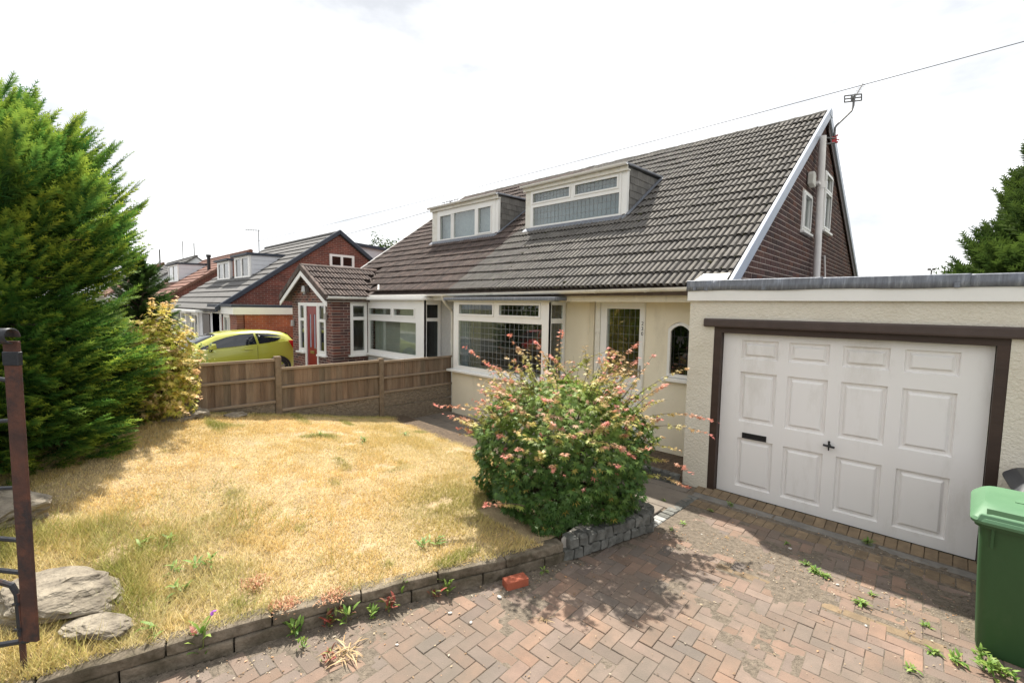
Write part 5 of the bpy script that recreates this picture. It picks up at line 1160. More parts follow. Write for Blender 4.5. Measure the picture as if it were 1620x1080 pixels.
# ================================================================== PLANTS
def leaf_palmate(lobes=7, spread=125, tip=1.0, valley=0.42, droop=0.35):
    out = []
    ang = np.radians(np.linspace(-spread, spread, lobes)); ln = 0.55 + 0.45 * np.cos(ang * 0.72)
    for i in range(lobes):
        out.append((ln[i] * tip, ang[i]))
        if i < lobes - 1: out.append((valley * (ln[i] + ln[i + 1]) / 2, (ang[i] + ang[i + 1]) / 2))
    v = [(0, 0, 0)] + [(r * math.cos(a), r * math.sin(a), -droop * r * r * 0.5) for r, a in out]
    return np.array(v), np.array([(0, i, i + 1) for i in range(1, len(v) - 1)])
def leaf_lens(w=0.35, bend=0.2):
    v = np.array([(0, 0, 0), (0.35, w / 2, 0.03), (0.35, -w / 2, 0.03), (0.75, w * 0.35, 0.03 - bend * 0.4), (0.75, -w * 0.35, 0.03 - bend * 0.4), (1, 0, -bend)])
    return v, np.array([(0, 2, 1), (1, 2, 4), (1, 4, 3), (3, 4, 5)])
def spray_template(n=28, nl=0.26, nw=0.035):
    v = []; f = []; w = []
    for i in range(n):
        t = 0.04 + 0.94 * i / (n - 1); s_ = 1 if i % 2 else -1; up = [0.0, 0.35, -0.2][i % 3]
        ln = nl * (1 - 0.45 * t); d = np.array([0.62, 0.72 * s_, up]); d /= np.linalg.norm(d)
        o = len(v); v += [(t - nw / 2, 0, 0), (t + nw / 2, 0, 0.01), (t + d[0] * ln, d[1] * ln, d[2] * ln)]
        w += [max(0, t - 0.35), max(0, t - 0.35), max(0, t - 0.1)]; f.append((o, o + 1, o + 2))
    v += [(0, -0.012, 0), (0, 0.012, 0), (1.0, 0, 0.0), (1.12, 0.03, 0.02), (1.12, -0.03, 0.02)]
    o = 3 * n; f += [(o, o + 1, o + 2), (o + 2, o + 3, o + 4)]; w += [0, 0, 0.6, 1, 1]
    return np.array(v), np.array(f), np.clip(np.array(w) * 1.3, 0, 1)
SPR = spray_template(24, 0.30, 0.085)
SPF = spray_template(16, 0.42, 0.13)
def crown_obj(name, chunks, m, parent):
    V, F, C = [], [], []; o = 0
    for v, f, c in chunks: V.append(v); F.append(f + o); C.append(c); o += len(v)
    me = fast_mesh(name, np.concatenate(V), np.concatenate(F), np.concatenate(C)); return obj(name, me, m, parent)
def unit(a): return a / (np.linalg.norm(a, axis=-1, keepdims=True) + 1e-9)

def conifer(name, label, cen, prof, nbr, spray, dark, light, tipc, ups=0.25, nsp=13, density=None, seed=1, tip_amt=0.8, pad=0.42, group=None, tm=None, inner=(0.5, 0.28, 0.22)):
    """prof: list of (z, radius); branch pads of needle sprays over the crown"""
    R_ = np.random.default_rng(seed); t = thing(name, (cen[0], cen[1], cen[2]), label, 'tree', group)
    zs = [p[0] for p in prof]; rs = [p[1] for p in prof]
    zmin, zmax = min(zs), max(zs); order = np.argsort(zs); zs = np.array(zs)[order]; rs = np.array(rs)[order]
    P, D, S, K1, K2 = [], [], [], [], []
    cnt = 0
    while cnt < nbr:
        z = R_.uniform(zmin, zmax); r = np.interp(z, zs, rs)
        if R_.random() > (r + 0.15) / (rs.max() + 0.15): continue
        if density and R_.random() > density(z): continue
        a = R_.uniform(0, 2 * math.pi); lump = 0.86 + 0.22 * math.sin(a * 3 + z * 2.1) * math.sin(z * 3.3 + a * 2)
        depth = R_.choice([1.0, 0.82, 0.58], p=inner)
        rr = r * lump * depth * R_.uniform(0.9, 1.05)
        hfrac = (z - zmin) / (zmax - zmin)
        out = np.array([math.cos(a), math.sin(a), ups * (0.2 + 1.9 * hfrac ** 2) + R_.normal(0, 0.12)]); out /= np.linalg.norm(out)
        tip = np.array([cen[0] + math.cos(a) * rr, cen[1] + math.sin(a) * rr, z])
        sidev = np.cross(out, [0, 0, 1]); sidev /= np.linalg.norm(sidev)
        yel = np.clip(R_.normal(0.5, 0.33), 0, 1) * (0.45 + 0.55 * depth)
        for k in range(nsp):
            u = k / (nsp - 1); base = tip - out * pad * (1 - u) * 1.0 + np.array([0, 0, -0.10 * (1 - u) * (1 - hfrac)])
            sgn = 1 if k % 2 else -1; ang = (1 - u) * R_.uniform(0.5, 1.1) * sgn
            d = out * math.cos(ang) + sidev * math.sin(ang) + np.array([0, 0, R_.normal(-0.02, 0.14)])
            P.append(base); D.append(d); S.append(spray * R_.uniform(0.6, 1.2) * (1.1 - 0.35 * u))
            g = R_.uniform(0, 1); K1.append(np.array(dark) * (1 - g) + np.array(light) * g); K2.append(np.array(light) * (1 - yel * tip_amt) + np.array(tipc) * yel * tip_amt)
        cnt += 1
    P, D, S, K1, K2 = map(np.array, (P, D, S, K1, K2))
    x = unit(D); r = np.tile([0, 0, 1.0], (len(x), 1)) + R_.normal(0, 0.35, x.shape)
    z_ = unit(r - x * np.sum(r * x, 1, keepdims=True)); R3 = np.stack([x, np.cross(z_, x), z_], 2)
    tm = tm or SPR; crown_obj('crown', [scatter(tm[0], tm[1], P, R3, S, K1, (tm[2], K2))], K['needle'], t)
    tb = MB().tube([(cen[0], cen[1], cen[2]), (cen[0] + 0.03, cen[1], (cen[2] + zmax) / 2), (cen[0], cen[1], zmax - 0.2)], [0.11, 0.07, 0.015], 8)
    obj('trunk', tb, K['bark'], t)
    lb = MB()
    for k in range(60):
        z = R_.uniform(zmin + 0.1, zmax - 0.5); a = R_.uniform(0, 2 * math.pi); r = np.interp(z, zs, rs) * 0.8
        lb.tube([(cen[0], cen[1], z - 0.15), (cen[0] + math.cos(a) * r * 0.5, cen[1] + math.sin(a) * r * 0.5, z), (cen[0] + math.cos(a) * r, cen[1] + math.sin(a) * r, z + 0.02)], [0.022, 0.014, 0.004], 4, cap=False)
    obj('branches', lb, K['bark'], t)
    return t

conifer('conifer', 'large golden green spruce with yellow new shoots at the edge of the lawn', (-7.4, -0.42, 0.45),
        [(0.62, 1.0), (1.0, 1.25), (1.4, 1.38), (1.9, 1.36), (2.35, 1.20), (2.65, 1.22), (2.9, 1.46), (3.2, 1.62), (3.65, 1.62), (3.95, 1.45), (4.2, 1.15), (4.42, 0.72), (4.62, 0.28), (4.72, 0.06)],
        2300, 0.25, (0.028, 0.09, 0.024), (0.085, 0.215, 0.038), (0.50, 0.58, 0.07), ups=0.9, nsp=13, density=lambda z: 0.6 if 2.35 < z < 2.7 else 1.0, seed=5)
conifer('conifer', 'small dark green conifer behind the golden spruce', (-11.0, 1.38, 0.0), [(0.4, 0.55), (1.5, 0.62), (2.4, 0.55), (3.0, 0.36), (3.32, 0.05)], 360, 0.2,
        (0.02, 0.05, 0.013), (0.05, 0.10, 0.022), (0.10, 0.16, 0.03), ups=0.5, seed=8, tip_amt=0.4, tm=SPF)
conifer('conifer', 'blue-green spruce boughs sweeping over the lawn beside the golden spruce', (-8.05, 0.35, 0.55), [(0.66, 0.55), (1.0, 0.72), (1.5, 0.66), (2.0, 0.5), (2.4, 0.15)], 420, 0.27,
        (0.04, 0.085, 0.03), (0.12, 0.19, 0.06), (0.30, 0.38, 0.10), ups=0.15, seed=15, tip_amt=0.6)
conifer('conifer', 'tall dark cypress standing behind the garage', (3.15, 20.0, 0.0), [(0.5, 4.2), (3.7, 3.2), (5.0, 2.75), (6.3, 2.15), (7.2, 1.45), (8.3, 0.3)], 3600, 0.62,
        (0.022, 0.05, 0.012), (0.055, 0.10, 0.02), (0.13, 0.19, 0.03), ups=2.2, nsp=9, seed=21, tip_amt=0.6, pad=0.7, tm=SPF, inner=(0.7, 0.2, 0.1))

# ------------------------------------------------------------------ Japanese maple in the planter
LP = leaf_palmate()
ac = thing('maple_shrub', (-3.12, 4.12, 0.14), 'domed Japanese maple shrub with green leaves and pink shoots in the sett planter', 'shrub')
acx, acy = -3.13, 4.13
N = 12500
zz = rng.uniform(0.08, 1.56, N) ** 1.0; rad = np.interp(zz, [0.05, 0.3, 0.6, 0.9, 1.1, 1.3, 1.45, 1.57], [0.64, 0.84, 0.97, 1.0, 0.93, 0.74, 0.48, 0.15])
az = rng.uniform(0, 2 * np.pi, N)
tier = 0.5 + 0.5 * np.sin(zz * 21 + 2.2 * np.sin(az * 4) + az * 1.5)
lump = 1 + 0.07 * np.sin(az * 5 + zz * 4) + 0.05 * np.sin(az * 9 - zz * 7)
fr_ = np.where(rng.random(N) < 0.68, rng.uniform(0.92, 1.03, N), rng.uniform(0.55, 0.92, N))
rr = rad * lump * fr_ * (0.92 + 0.10 * tier)
P = np.stack([acx + np.cos(az) * rr, acy + np.sin(az) * rr, zz], 1)
out = np.stack([np.cos(az), np.sin(az), np.zeros(N)], 1)
nrm = unit(out * 0.55 + np.array([0, 0, 0.75]) + rng.normal(0, 0.33, (N, 3)))
R3 = frames(nrm, out + np.array([0, 0, -0.55]) + rng.normal(0, 0.35, (N, 3)))
S = rng.uniform(0.040, 0.068, N)
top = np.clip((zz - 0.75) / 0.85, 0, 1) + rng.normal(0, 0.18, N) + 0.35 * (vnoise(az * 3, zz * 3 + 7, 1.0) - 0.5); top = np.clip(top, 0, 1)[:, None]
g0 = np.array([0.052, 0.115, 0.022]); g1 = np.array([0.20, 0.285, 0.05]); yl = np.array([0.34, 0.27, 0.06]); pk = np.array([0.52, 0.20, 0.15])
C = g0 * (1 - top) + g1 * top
C *= rng.uniform(0.7, 1.35, (N, 1))
q = rng.random(N)
C[q < 0.03] = yl; pm = (q > 0.98) & (zz > 0.6); C[pm] = pk; pm2 = (q > 0.88) & (zz > 1.2); C[pm2] = np.array([0.48, 0.28, 0.17])
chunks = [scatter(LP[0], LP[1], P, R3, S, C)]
stems = MB()
def shoot(p0, p1, arch, n, cols, s0=0.05, thick=0.005):
    p0, p1 = np.array(p0), np.array(p1); pts = []
    for k in range(9):
        t = k / 8; pts.append(p0 + (p1 - p0) * t + np.array([0, 0, arch * 4 * t * (1 - t)]))
    stems.tube([tuple(p) for p in pts], [thick * (1 - 0.8 * k / 8) for k in range(9)], 4, cap=False)
    t = np.sort(rng.uniform(0.05, 1.0, n)); B = np.array([np.interp(t, np.linspace(0, 1, 9), np.array(pts)[:, i]) for i in range(3)]).T
    dirv = unit((p1 - p0)[None])[0]; sd = unit(np.cross(dirv, [0, 0, 1])[None])[0]
    sgn = np.where(np.arange(n) % 2, 1, -1)[:, None]
    upv = unit(dirv[None] * rng.uniform(0.2, 0.9, (n, 1)) + sd[None] * sgn * rng.uniform(0.3, 1, (n, 1)) + np.array([0, 0, -0.35]) + rng.normal(0, 0.3, (n, 3)))
    nn = unit(np.array([0, 0, 1.0]) + rng.normal(0, 0.45, (n, 3))); R_ = frames(nn, upv)
    cc = np.array([[np.interp(x, np.linspace(0, 1, len(cols)), [c[i] for c in cols]) for i in range(3)] for x in t]) * rng.uniform(0.75, 1.3, (n, 1))
    return scatter(LP[0], LP[1], B + upv * 0.015, R_, s0 * rng.uniform(0.6, 1.15, n) * (1.1 - 0.35 * t), cc)
PINK = [tuple(g1), (0.36, 0.33, 0.09), (0.54, 0.29, 0.18), (0.60, 0.20, 0.16)]
PALE = [tuple(g1), (0.34, 0.36, 0.085), (0.44, 0.38, 0.12), (0.52, 0.33, 0.17)]
for (a, b, d0, d1, ar, n, cl) in [
    ((800, 660), (688, 640), 5.0, 4.9, 0.03, 44, PINK), ((800, 675), (702, 655), 5.0, 4.8, 0.0, 34, PINK), ((830, 620), (735, 548), 5.2, 5.2, 0.02, 46, PINK), ((850, 600), (803, 528), 5.2, 5.3, 0.03, 34, PINK),
    ((840, 610), (770, 575), 5.1, 5.0, 0.03, 34, PINK), ((880, 600), (848, 540), 5.2, 5.2, 0.02, 40, PINK), ((880, 590), (888, 521), 5.3, 5.4, 0.02, 40, PINK), ((900, 600), (870, 560), 5.0, 4.9, 0.02, 36, PINK),
    ((890, 600), (975, 556), 5.2, 5.3, 0.09, 40, PALE), ((930, 600), (925, 545), 5.2, 5.3, 0.0, 30, PALE), ((950, 610), (1012, 540), 5.2, 5.2, 0.04, 46, PINK), ((970, 620), (1010, 565), 5.1, 5.1, 0.02, 40, PINK), ((985, 630), (1038, 556), 5.2, 5.2, 0.0, 26, PINK),
    ((990, 640), (1088, 582), 5.1, 5.1, 0.05, 42, PALE), ((1000, 650), (1062, 605), 5.0, 4.9, 0.05, 40, PINK), ((1005, 665), (1134, 668), 5.0, 5.0, 0.09, 52, PINK), ((1005, 680), (1130, 690), 4.95, 4.85, 0.08, 46, PALE + [(0.62, 0.17, 0.17)]),
    ((1000, 655), (1058, 632), 5.1, 5.1, 0.04, 26, PALE), ((1010, 725), (1095, 748), 4.9, 4.8, 0.06, 44, PINK), ((1005, 750), (1092, 772), 4.9, 4.75, 0.05, 44, PALE + [(0.62, 0.2, 0.17)]), ((1000, 700), (1078, 712), 5.0, 4.95, 0.02, 24, PALE),
    ((930, 700), (1002, 722), 4.25, 4.15, 0.06, 46, PINK), ((940, 690), (960, 668), 4.3, 4.2, 0.02, 34, PINK), ((860, 690), (905, 690), 4.3, 4.15, 0.02, 20, PALE), ((830, 800), (768, 798), 4.35, 4.2, 0.02, 22, PINK),
    ((850, 660), (810, 648), 4.6, 4.5, 0.02, 22, PINK), ((900, 650), (860, 632), 4.5, 4.4, 0.04, 26, PINK), ((960, 640), (985, 618), 4.7, 4.6, 0.04, 26, PINK), ((830, 640), (758, 600), 5.0, 4.95, 0.03, 34, PALE), ((850, 625), (790, 598), 4.8, 4.7, 0.04, 34, PINK)]:
    chunks.append(shoot(ray_at(*a, d0), ray_at(*b, d1), ar, n, cl))
for k in range(210):
    a = rng.uniform(0, 2 * math.pi); z = rng.uniform(0.9, 1.52); r = float(np.interp(z, [0.9, 1.1, 1.3, 1.52], [0.97, 0.90, 0.70, 0.3]))
    p0 = np.array([acx + math.cos(a) * r, acy + math.sin(a) * r, z]); L_ = rng.uniform(0.08, 0.30)
    p1 = p0 + np.array([math.cos(a) * L_, math.sin(a) * L_, rng.uniform(0.02, 0.10) + (z - 0.9) * rng.uniform(0.1, 0.75)])
    chunks.append(shoot(p0, p1, 0.03, 14, PINK if rng.random() < 0.5 else PALE, 0.05, 0.003))
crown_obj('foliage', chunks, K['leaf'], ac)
for k in range(14):
    a = rng.uniform(0, 6.28); r = rng.uniform(0.3, 0.8); z = rng.uniform(0.7, 1.4)
    stems.tube([(acx, acy, 0.1), (acx + math.cos(a) * r * 0.3, acy + math.sin(a) * r * 0.3, z * 0.55), (acx + math.cos(a) * r, acy + math.sin(a) * r, z)], [0.028, 0.018, 0.006], 5, cap=False)
obj('stems', stems, K['bark'], ac)['kind'] = 'stuff'

def broadleaf(name, label, cat, cen, rads, n, size, cols, seed, tmpl=None, inner=0.5, stem=True, group=None, flat=0.0):
    R_ = np.random.default_rng(seed); t = thing(name, cen, label, cat, group); tv, tf = tmpl or leaf_lens(0.5)
    d = unit(R_.normal(size=(n, 3))); lump = 1 + 0.22 * np.sin(d[:, 0] * 5 + seed) * np.sin(d[:, 1] * 6 + 1) + 0.14 * np.sin(d[:, 2] * 9 + d[:, 0] * 7)
    r = (inner + (1 - inner) * R_.random(n) ** 0.6) * lump
    P = np.array(cen) + np.array([0, 0, rads[2]]) + d * r[:, None] * np.array(rads)
    P[:, 2] = np.maximum(P[:, 2], cen[2] + 0.03)
    nn = unit(d * 0.7 + np.array([0, 0, 0.6]) + R_.normal(0, 0.45, (n, 3))); Rm = frames(nn, d + R_.normal(0, 0.5, (n, 3)) + np.array([0, 0, -0.3]))
    k = R_.random(n); c = np.array(cols); ii = (k * (len(c) - 1)).astype(int); f = (k * (len(c) - 1) - ii)[:, None]
    C = (c[ii] * (1 - f) + c[np.minimum(ii + 1, len(c) - 1)] * f) * R_.uniform(0.75, 1.25, (n, 1))
    crown_obj('crown', [scatter(tv, tf, P, Rm, size * R_.uniform(0.6, 1.2, n), C)], K['leaf'], t)
    b = MB()
    for i in range(9):
        a = R_.uniform(0, 6.28); q = R_.uniform(0.3, 0.75)
        b.tube([cen, (cen[0] + math.cos(a) * rads[0] * q * .4, cen[1] + math.sin(a) * rads[1] * q * .4, cen[2] + rads[2] * 0.8), (cen[0] + math.cos(a) * rads[0] * q, cen[1] + math.sin(a) * rads[1] * q, cen[2] + rads[2] * R_.uniform(1.1, 1.6))],
               [0.03 * rads[2] + 0.006, 0.018 * rads[2] + 0.004, 0.003], 5, cap=False)
    obj('trunk', b, K['bark'], t); return t

ym = broadleaf('maple_shrub', 'pale yellow and pink leaved maple in front of the board fence', 'shrub', (-7.80, 1.18, 0.62), (0.36, 0.42, 0.80), 4200, 0.062,
               [(0.22, 0.28, 0.04), (0.42, 0.42, 0.06), (0.58, 0.50, 0.10), (0.60, 0.42, 0.22), (0.34, 0.36, 0.05)], 3, LP)
YP = [(0.6, 0.52, 0.10), (0.74, 0.62, 0.2), (0.76, 0.5, 0.3)]
for (a, b) in [((250, 520), (282, 468)), ((240, 510), (240, 470)), ((270, 560), (315, 590)), ((275, 590), (312, 606)), ((265, 620), (318, 628)), ((255, 500), (262, 478)), ((270, 575), (318, 570)), ((250, 630), (300, 655)), ((280, 545), (300, 520))]:
    stems = MB(); crown_obj('shoot', [shoot(ray_at(*a, 6.2), ray_at(*b, 6.0), 0.03, 34, YP, 0.055, 0.004)], K['leaf'], ym); obj('twig', stems, K['bark'], ym)
broadleaf('shrub', 'green leafy shrub growing beyond the fence in front of the yellow car', 'shrub', (-9.3, 1.75, 0.05), (0.5, 0.45, 0.85), 1800, 0.07, [(0.06, 0.11, 0.025), (0.16, 0.22, 0.05), (0.30, 0.32, 0.07), (0.45, 0.28, 0.16)], 9, leaf_lens(0.45))
broadleaf('tree', 'distant leafy tree top behind the side extension roofs', 'tree', (-36.6, 22.0, 1.0), (2.2, 2.2, 3.6), 7000, 0.34, [(0.035, 0.075, 0.02), (0.08, 0.13, 0.03)], 12)
# greenery across the road
broadleaf('hedge', 'long clipped green hedge across the road', 'hedge', (-9.0, -13.2, 0.0), (16.0, 0.9, 1.3), 9000, 0.28, [(0.03, 0.06, 0.015), (0.07, 0.12, 0.03), (0.12, 0.15, 0.04)], 31, inner=0.3)
for i, (x, y, h) in enumerate([(-24, -17, 4.0), (-15, -18, 4.6), (-5, -17.5, 3.6), (5, -18, 4.2)]):
    broadleaf('tree', 'broad green tree standing behind the hedge across the road', 'tree', (x, y, 0), (3.0, 3.0, h), 2600, 0.42, [(0.03, 0.06, 0.015), (0.07, 0.12, 0.03), (0.12, 0.15, 0.04)], 40 + i, group='trees across the road')

# ------------------------------------------------------------------ grass on the lawn
def grass(name, n, region, lens, seed, green, wid=0.0035, clump=False):
    R_ = np.random.default_rng(seed); x0, x1, y0, y1 = region
    X = R_.uniform(x0, x1, n); Y = R_.uniform(y0, y1, n)
    ok = in_lawn(X, Y) & (vnoise(X + 21, Y + 8, 3.1) * 0.6 + vnoise(X + 2, Y + 50, 7.7) * 0.4 > 0.22 + R_.normal(0, 0.06, n)); X, Y = X[ok], Y[ok]; n = len(X)
    gn = green(X, Y, R_); Z = lawn_h(X, Y) - 0.004
    patch = vnoise(X + 3, Y + 5, 2.2) * 0.6 + vnoise(X, Y, 6.5) * 0.4
    ln = R_.uniform(lens[0], lens[1], n) * (0.6 + 0.9 * patch) * (1 + 0.8 * gn)
    a = R_.uniform(0, 2 * np.pi, n); lean = R_.uniform(0.35, 1.3, n)
    d = np.stack([np.cos(a) * lean, np.sin(a) * lean, np.ones(n)], 1); d = unit(d) * ln[:, None]
    s_ = np.stack([-np.sin(a + 0.6), np.cos(a + 0.6), np.zeros(n)], 1) * (wid * R_.uniform(0.6, 1.3, n))[:, None]
    B = np.stack([X, Y, Z], 1); V = np.stack([B - s_, B + s_, B + d * np.array([1, 1, 0.85])], 1).reshape(-1, 3)
    F = np.arange(3 * n).reshape(-1, 3)
    st = np.array([0.79, 0.605, 0.30]); s2 = np.array([0.71, 0.515, 0.22]); s3 = np.array([0.82, 0.67, 0.40]); gr = np.array([0.19, 0.23, 0.045]); g2 = np.array([0.37, 0.34, 0.10])
    k = R_.random((n, 1)); m_ = patch[:, None]
    C = st * (1 - k) + np.where(m_ > 0.5, s2, s3) * k
    gg = np.clip(gn + R_.normal(0, 0.15, n), 0, 1)[:, None]; C = C * (1 - gg) + (gr * k + g2 * (1 - k)) * gg
    C *= R_.uniform(0.8, 1.2, (n, 1))
    o = obj(name, fast_mesh(name, V, F, np.repeat(C, 3, 0)), K['blade']); return o
def g_lawn(X, Y, R_):
    g = 0.45 * np.clip((vnoise(X + 11, Y + 2, 0.8) - 0.55) * 2.2, 0, 1) + 0.9 * np.clip((vnoise(X + 31, Y + 17, 3.0) - 0.82) * 6, 0, 1)
    g += 0.8 * np.clip(1 - (X + 8.1) / 0.35, 0, 1) * (Y < 5)                                # greener, longer strip along the fence
    g += 0.55 * np.exp(-((X + 3.9) ** 2 + (Y - 3.2) ** 2) / 0.5)                           # around the shrub
    g += 0.6 * np.exp(-((X + 4.2) ** 2 / 0.6 + (Y - 0.75) ** 2 / 0.3)) + 0.5 * np.clip((0.6 - Y) / 1.0, 0, 1)
    g += 0.35 * np.clip(1 - (kerbX(Y) - X) / 0.35, 0, 1) * (vnoise(X, Y, 2.5) > 0.45)
    return np.clip(g, 0, 1)
tag(grass('lawn_grass', 330000, (-8.1, -2.4, -0.6, 5.4), (0.022, 0.05), 4, g_lawn), 'short straw coloured parched lawn grass with green patches', 'grass', kind='stuff')
def g_long(X, Y, R_): return np.clip(0.35 + 0.75 * (vnoise(X, Y, 3.0) - 0.3) * 1.6, 0, 1)
_old = in_lawn
def in_lawn(X, Y):
    m_ = np.exp(-((X + 4.35) ** 2 / 0.9 + (Y - 0.7) ** 2 / 0.45)) + 1.0 * (Y < 0.55) * (X > -5.6) + 0.8 * np.exp(-((kerbX(Y) - X) / 0.09) ** 2) * (vnoise(X, Y, 4) > 0.5)
    cx, cy = X + 4.52, Y + 0.03; ca, sa = math.cos(math.radians(38)), math.sin(math.radians(38))
    onrock = ((cx * ca + cy * sa) / 0.47) ** 2 + ((-cx * sa + cy * ca) / 0.30) ** 2 < 1
    cx, cy = X + 3.99, Y - 0.18; onrock |= ((cx * ca + cy * sa) / 0.26) ** 2 + ((-cx * sa + cy * ca) / 0.16) ** 2 < 1
    return _old(X, Y) & (rng.random(len(X)) < m_) & ~onrock
tag(grass('long_grass', 60000, (-5.8, -2.5, -1.2, 3.4), (0.06, 0.14), 6, g_long, 0.0028), 'longer green and straw grass tufts along the kerb and round the rocks', 'grass', kind='stuff')
in_lawn = _old

# ------------------------------------------------------------------ rocks
def rock(label, cen, rad, rot, seed, group=None):
    R_ = np.random.default_rng(seed); bm = bmesh.new(); bmesh.ops.create_icosphere(bm, subdivisions=4, radius=1.0)
    pl = [(unit(R_.normal(size=(1, 3)))[0], R_.uniform(0.62, 0.85)) for _ in range(12)]
    for v in bm.verts:
        p = np.array(v.co)
        for n_, d_ in pl:
            e = p @ n_ - d_
            if e > 0: p = p - n_ * e * 0.92
        a, b_ = math.atan2(p[1], p[0]), p[2]
        p *= 1 + 0.14 * (vnoise(a * 2 + seed, b_ * 3 + 4, 2.0) - 0.5) + 0.09 * (vnoise(a * 3 + 2 * b_, b_ * 9 + seed + a, 2.0) - 0.5) + 0.05 * (vnoise(a * 11, b_ * 22 + seed, 2.0) - 0.5)
        v.co = Vector((p[0] * rad[0], p[1] * rad[1], p[2] * rad[2]))
    me = bpy.data.meshes.new('rock'); bm.to_mesh(me); bm.free(); me.materials.append(K['rock'])
    o = inst('garden_rock', me, T(*cen) @ RZ(rot) @ RX(R_.normal(0, 0.06))); return tag(o, label, 'rock', group)
rock('large pale sandstone boulder lying behind the iron gate', (-4.52, -0.03, 0.25), (0.50, 0.30, 0.20), math.radians(38), 4)
rock('flat pale stone sunk in the long grass by the kerb', (-3.99, 0.18, 0.225), (0.25, 0.13, 0.055), math.radians(40), 7)
rock('grey boulder in the shade under the golden spruce', (-6.0, -0.25, 0.52), (0.42, 0.34, 0.22), 0.5, 11)
rock('brown rock below the yellow maple by the fence', (-7.80, 1.45, 0.74), (0.24, 0.34, 0.14), 0.4, 14)
rock('small flat rock at the foot of the fence', (-7.86, 2.05, 0.64), (0.12, 0.2, 0.07), 0.2, 17)

# ------------------------------------------------------------------ loose things on the drive
lb = obj('loose_brick', MB().box(-0.1025, 0.1025, -0.051, 0.051, 0, 0.068), K['loose_brick'], bevel=0.004, seg=2)
lb.matrix_basis = T(-2.555, 2.775, 0.0) @ RZ(math.radians(70)); tag(lb, 'single red brick left on the driveway beside the kerb', 'brick')

def weed(label, x, y, z, n, ln, cols, seed, upright=0.5, w=0.3, group='weeds', spread=0.25):
    R_ = np.random.default_rng(seed); t = thing('weed', (x, y, z), label, 'weed', group); tv, tf = leaf_lens(w, 0.25)
    a = R_.uniform(0, 6.28, n); el = np.clip(R_.normal(upright, 0.3, n), 0.05, 1.4)
    d = np.stack([np.cos(a) * np.cos(el), np.sin(a) * np.cos(el), np.sin(el)], 1)
    st = R_.uniform(0, 1, n) * upright; P = np.array([x, y, z]) + np.stack([R_.normal(0, ln * spread, n), R_.normal(0, ln * spread, n), st * ln * 1.2], 1)
    zax = unit(np.array([0, 0, 1.0]) - d * d[:, 2:3] + 1e-3); R3 = np.stack([d, np.cross(zax, d), zax], 2)
    c = np.array(cols); C = c[R_.integers(0, len(c), n)] * R_.uniform(0.8, 1.2, (n, 1))
    crown_obj('leaves', [scatter(tv, tf, P, R3, ln * R_.uniform(0.5, 1.1, n), C)], K['leaf'], t)
    b = MB()
    for k in range(3): b.tube([(x, y, z - 0.01), (x + R_.normal(0, ln * .2), y + R_.normal(0, ln * .2), z + ln * upright * 1.3)], [0.003, 0.0015], 4, cap=False)
    obj('stem', b, K['leafstem'], t); return t
K['leafstem'] = mat('weed_stem', (0.16, 0.17, 0.05), rough=0.8)
GR = [(0.10, 0.20, 0.03), (0.17, 0.28, 0.05), (0.24, 0.32, 0.07)]; RD = [(0.30, 0.07, 0.05), (0.17, 0.20, 0.05), (0.22, 0.10, 0.06)]; DRY = [(0.40, 0.26, 0.12), (0.46, 0.34, 0.18)]
def gpt(x, y, z=0.0):
    r_ = (x - 810) / FPX * RT - (y - 540) / FPX * UP + FW; return CAMP + r_ * ((z - CAMP[2]) / r_[2])
k = 0
for (px, py, n, ln, cl, up_) in [(318, 1035, 16, 0.12, GR + RD[:1], 1.1), (468, 1005, 22, 0.08, GR, 0.9), (480, 1025, 16, 0.06, GR, 0.8), (520, 990, 20, 0.08, RD, 0.9), (548, 985, 24, 0.09, GR + RD, 0.9), (590, 975, 22, 0.07, GR, 0.7), (615, 968, 26, 0.08, RD, 0.9), (636, 950, 20, 0.1, GR, 1.1), (688, 945, 16, 0.07, RD, 0.8), (708, 940, 18, 0.09, GR, 0.9), (520, 1045, 18, 0.07, RD, 0.6), (895, 878, 16, 0.09, GR, 0.9), (860, 905, 12, 0.05, GR, 0.5)]:
    p = gpt(px, py); lab = ('reddish leaved weed' if cl is RD else 'plain green weed' if cl is GR else 'green weed with some red leaves') + ' sprouting where the driveway meets the stone edging'
    weed(lab, p[0], p[1], 0.0, n, ln, cl, 100 + k, up_, group='weeds along the stone edging, ' + lab.split(' sprouting')[0]); k += 1
for (px, py, n, ln) in [(1290, 905, 46, 0.055), (1305, 912, 40, 0.05), (1362, 955, 44, 0.055), (1275, 893, 24, 0.045), (1380, 940, 18, 0.04), (1478, 1033, 36, 0.05), (1462, 990, 20, 0.04), (1512, 1045, 30, 0.07), (1440, 1060, 16, 0.05), (1050, 792, 10, 0.04), (1080, 828, 12, 0.05), (1062, 838, 10, 0.04), (1125, 808, 18, 0.04), (1245, 860, 14, 0.04)]:
    p = gpt(px, py); weed('low rosette weed growing in the block paving near the garage', p[0], p[1], 0.0, n, ln, GR, 200 + k, 0.35, group='weeds in the paving near the garage'); k += 1
for (px, py, n, ln) in [(1156, 800, 26, 0.05), (1372, 860, 34, 0.06)]:
    p = gpt(px, py); weed('green weed growing in the joint below the garage door', p[0], p[1], 0.0, n, ln, GR, 250 + k, 0.5, group='weeds below the garage door'); k += 1
for (px, py, n, ln) in [(1565, 1065, 40, 0.08), (1590, 1072, 30, 0.07), (1552, 1040, 30, 0.06), (1575, 1060, 20, 0.05)]:
    p = gpt(px, py); weed('green leafy weed at the foot of the green bin', p[0], p[1], 0.0, n, ln, GR, 300 + k, 0.7, group='weeds by the bin'); k += 1
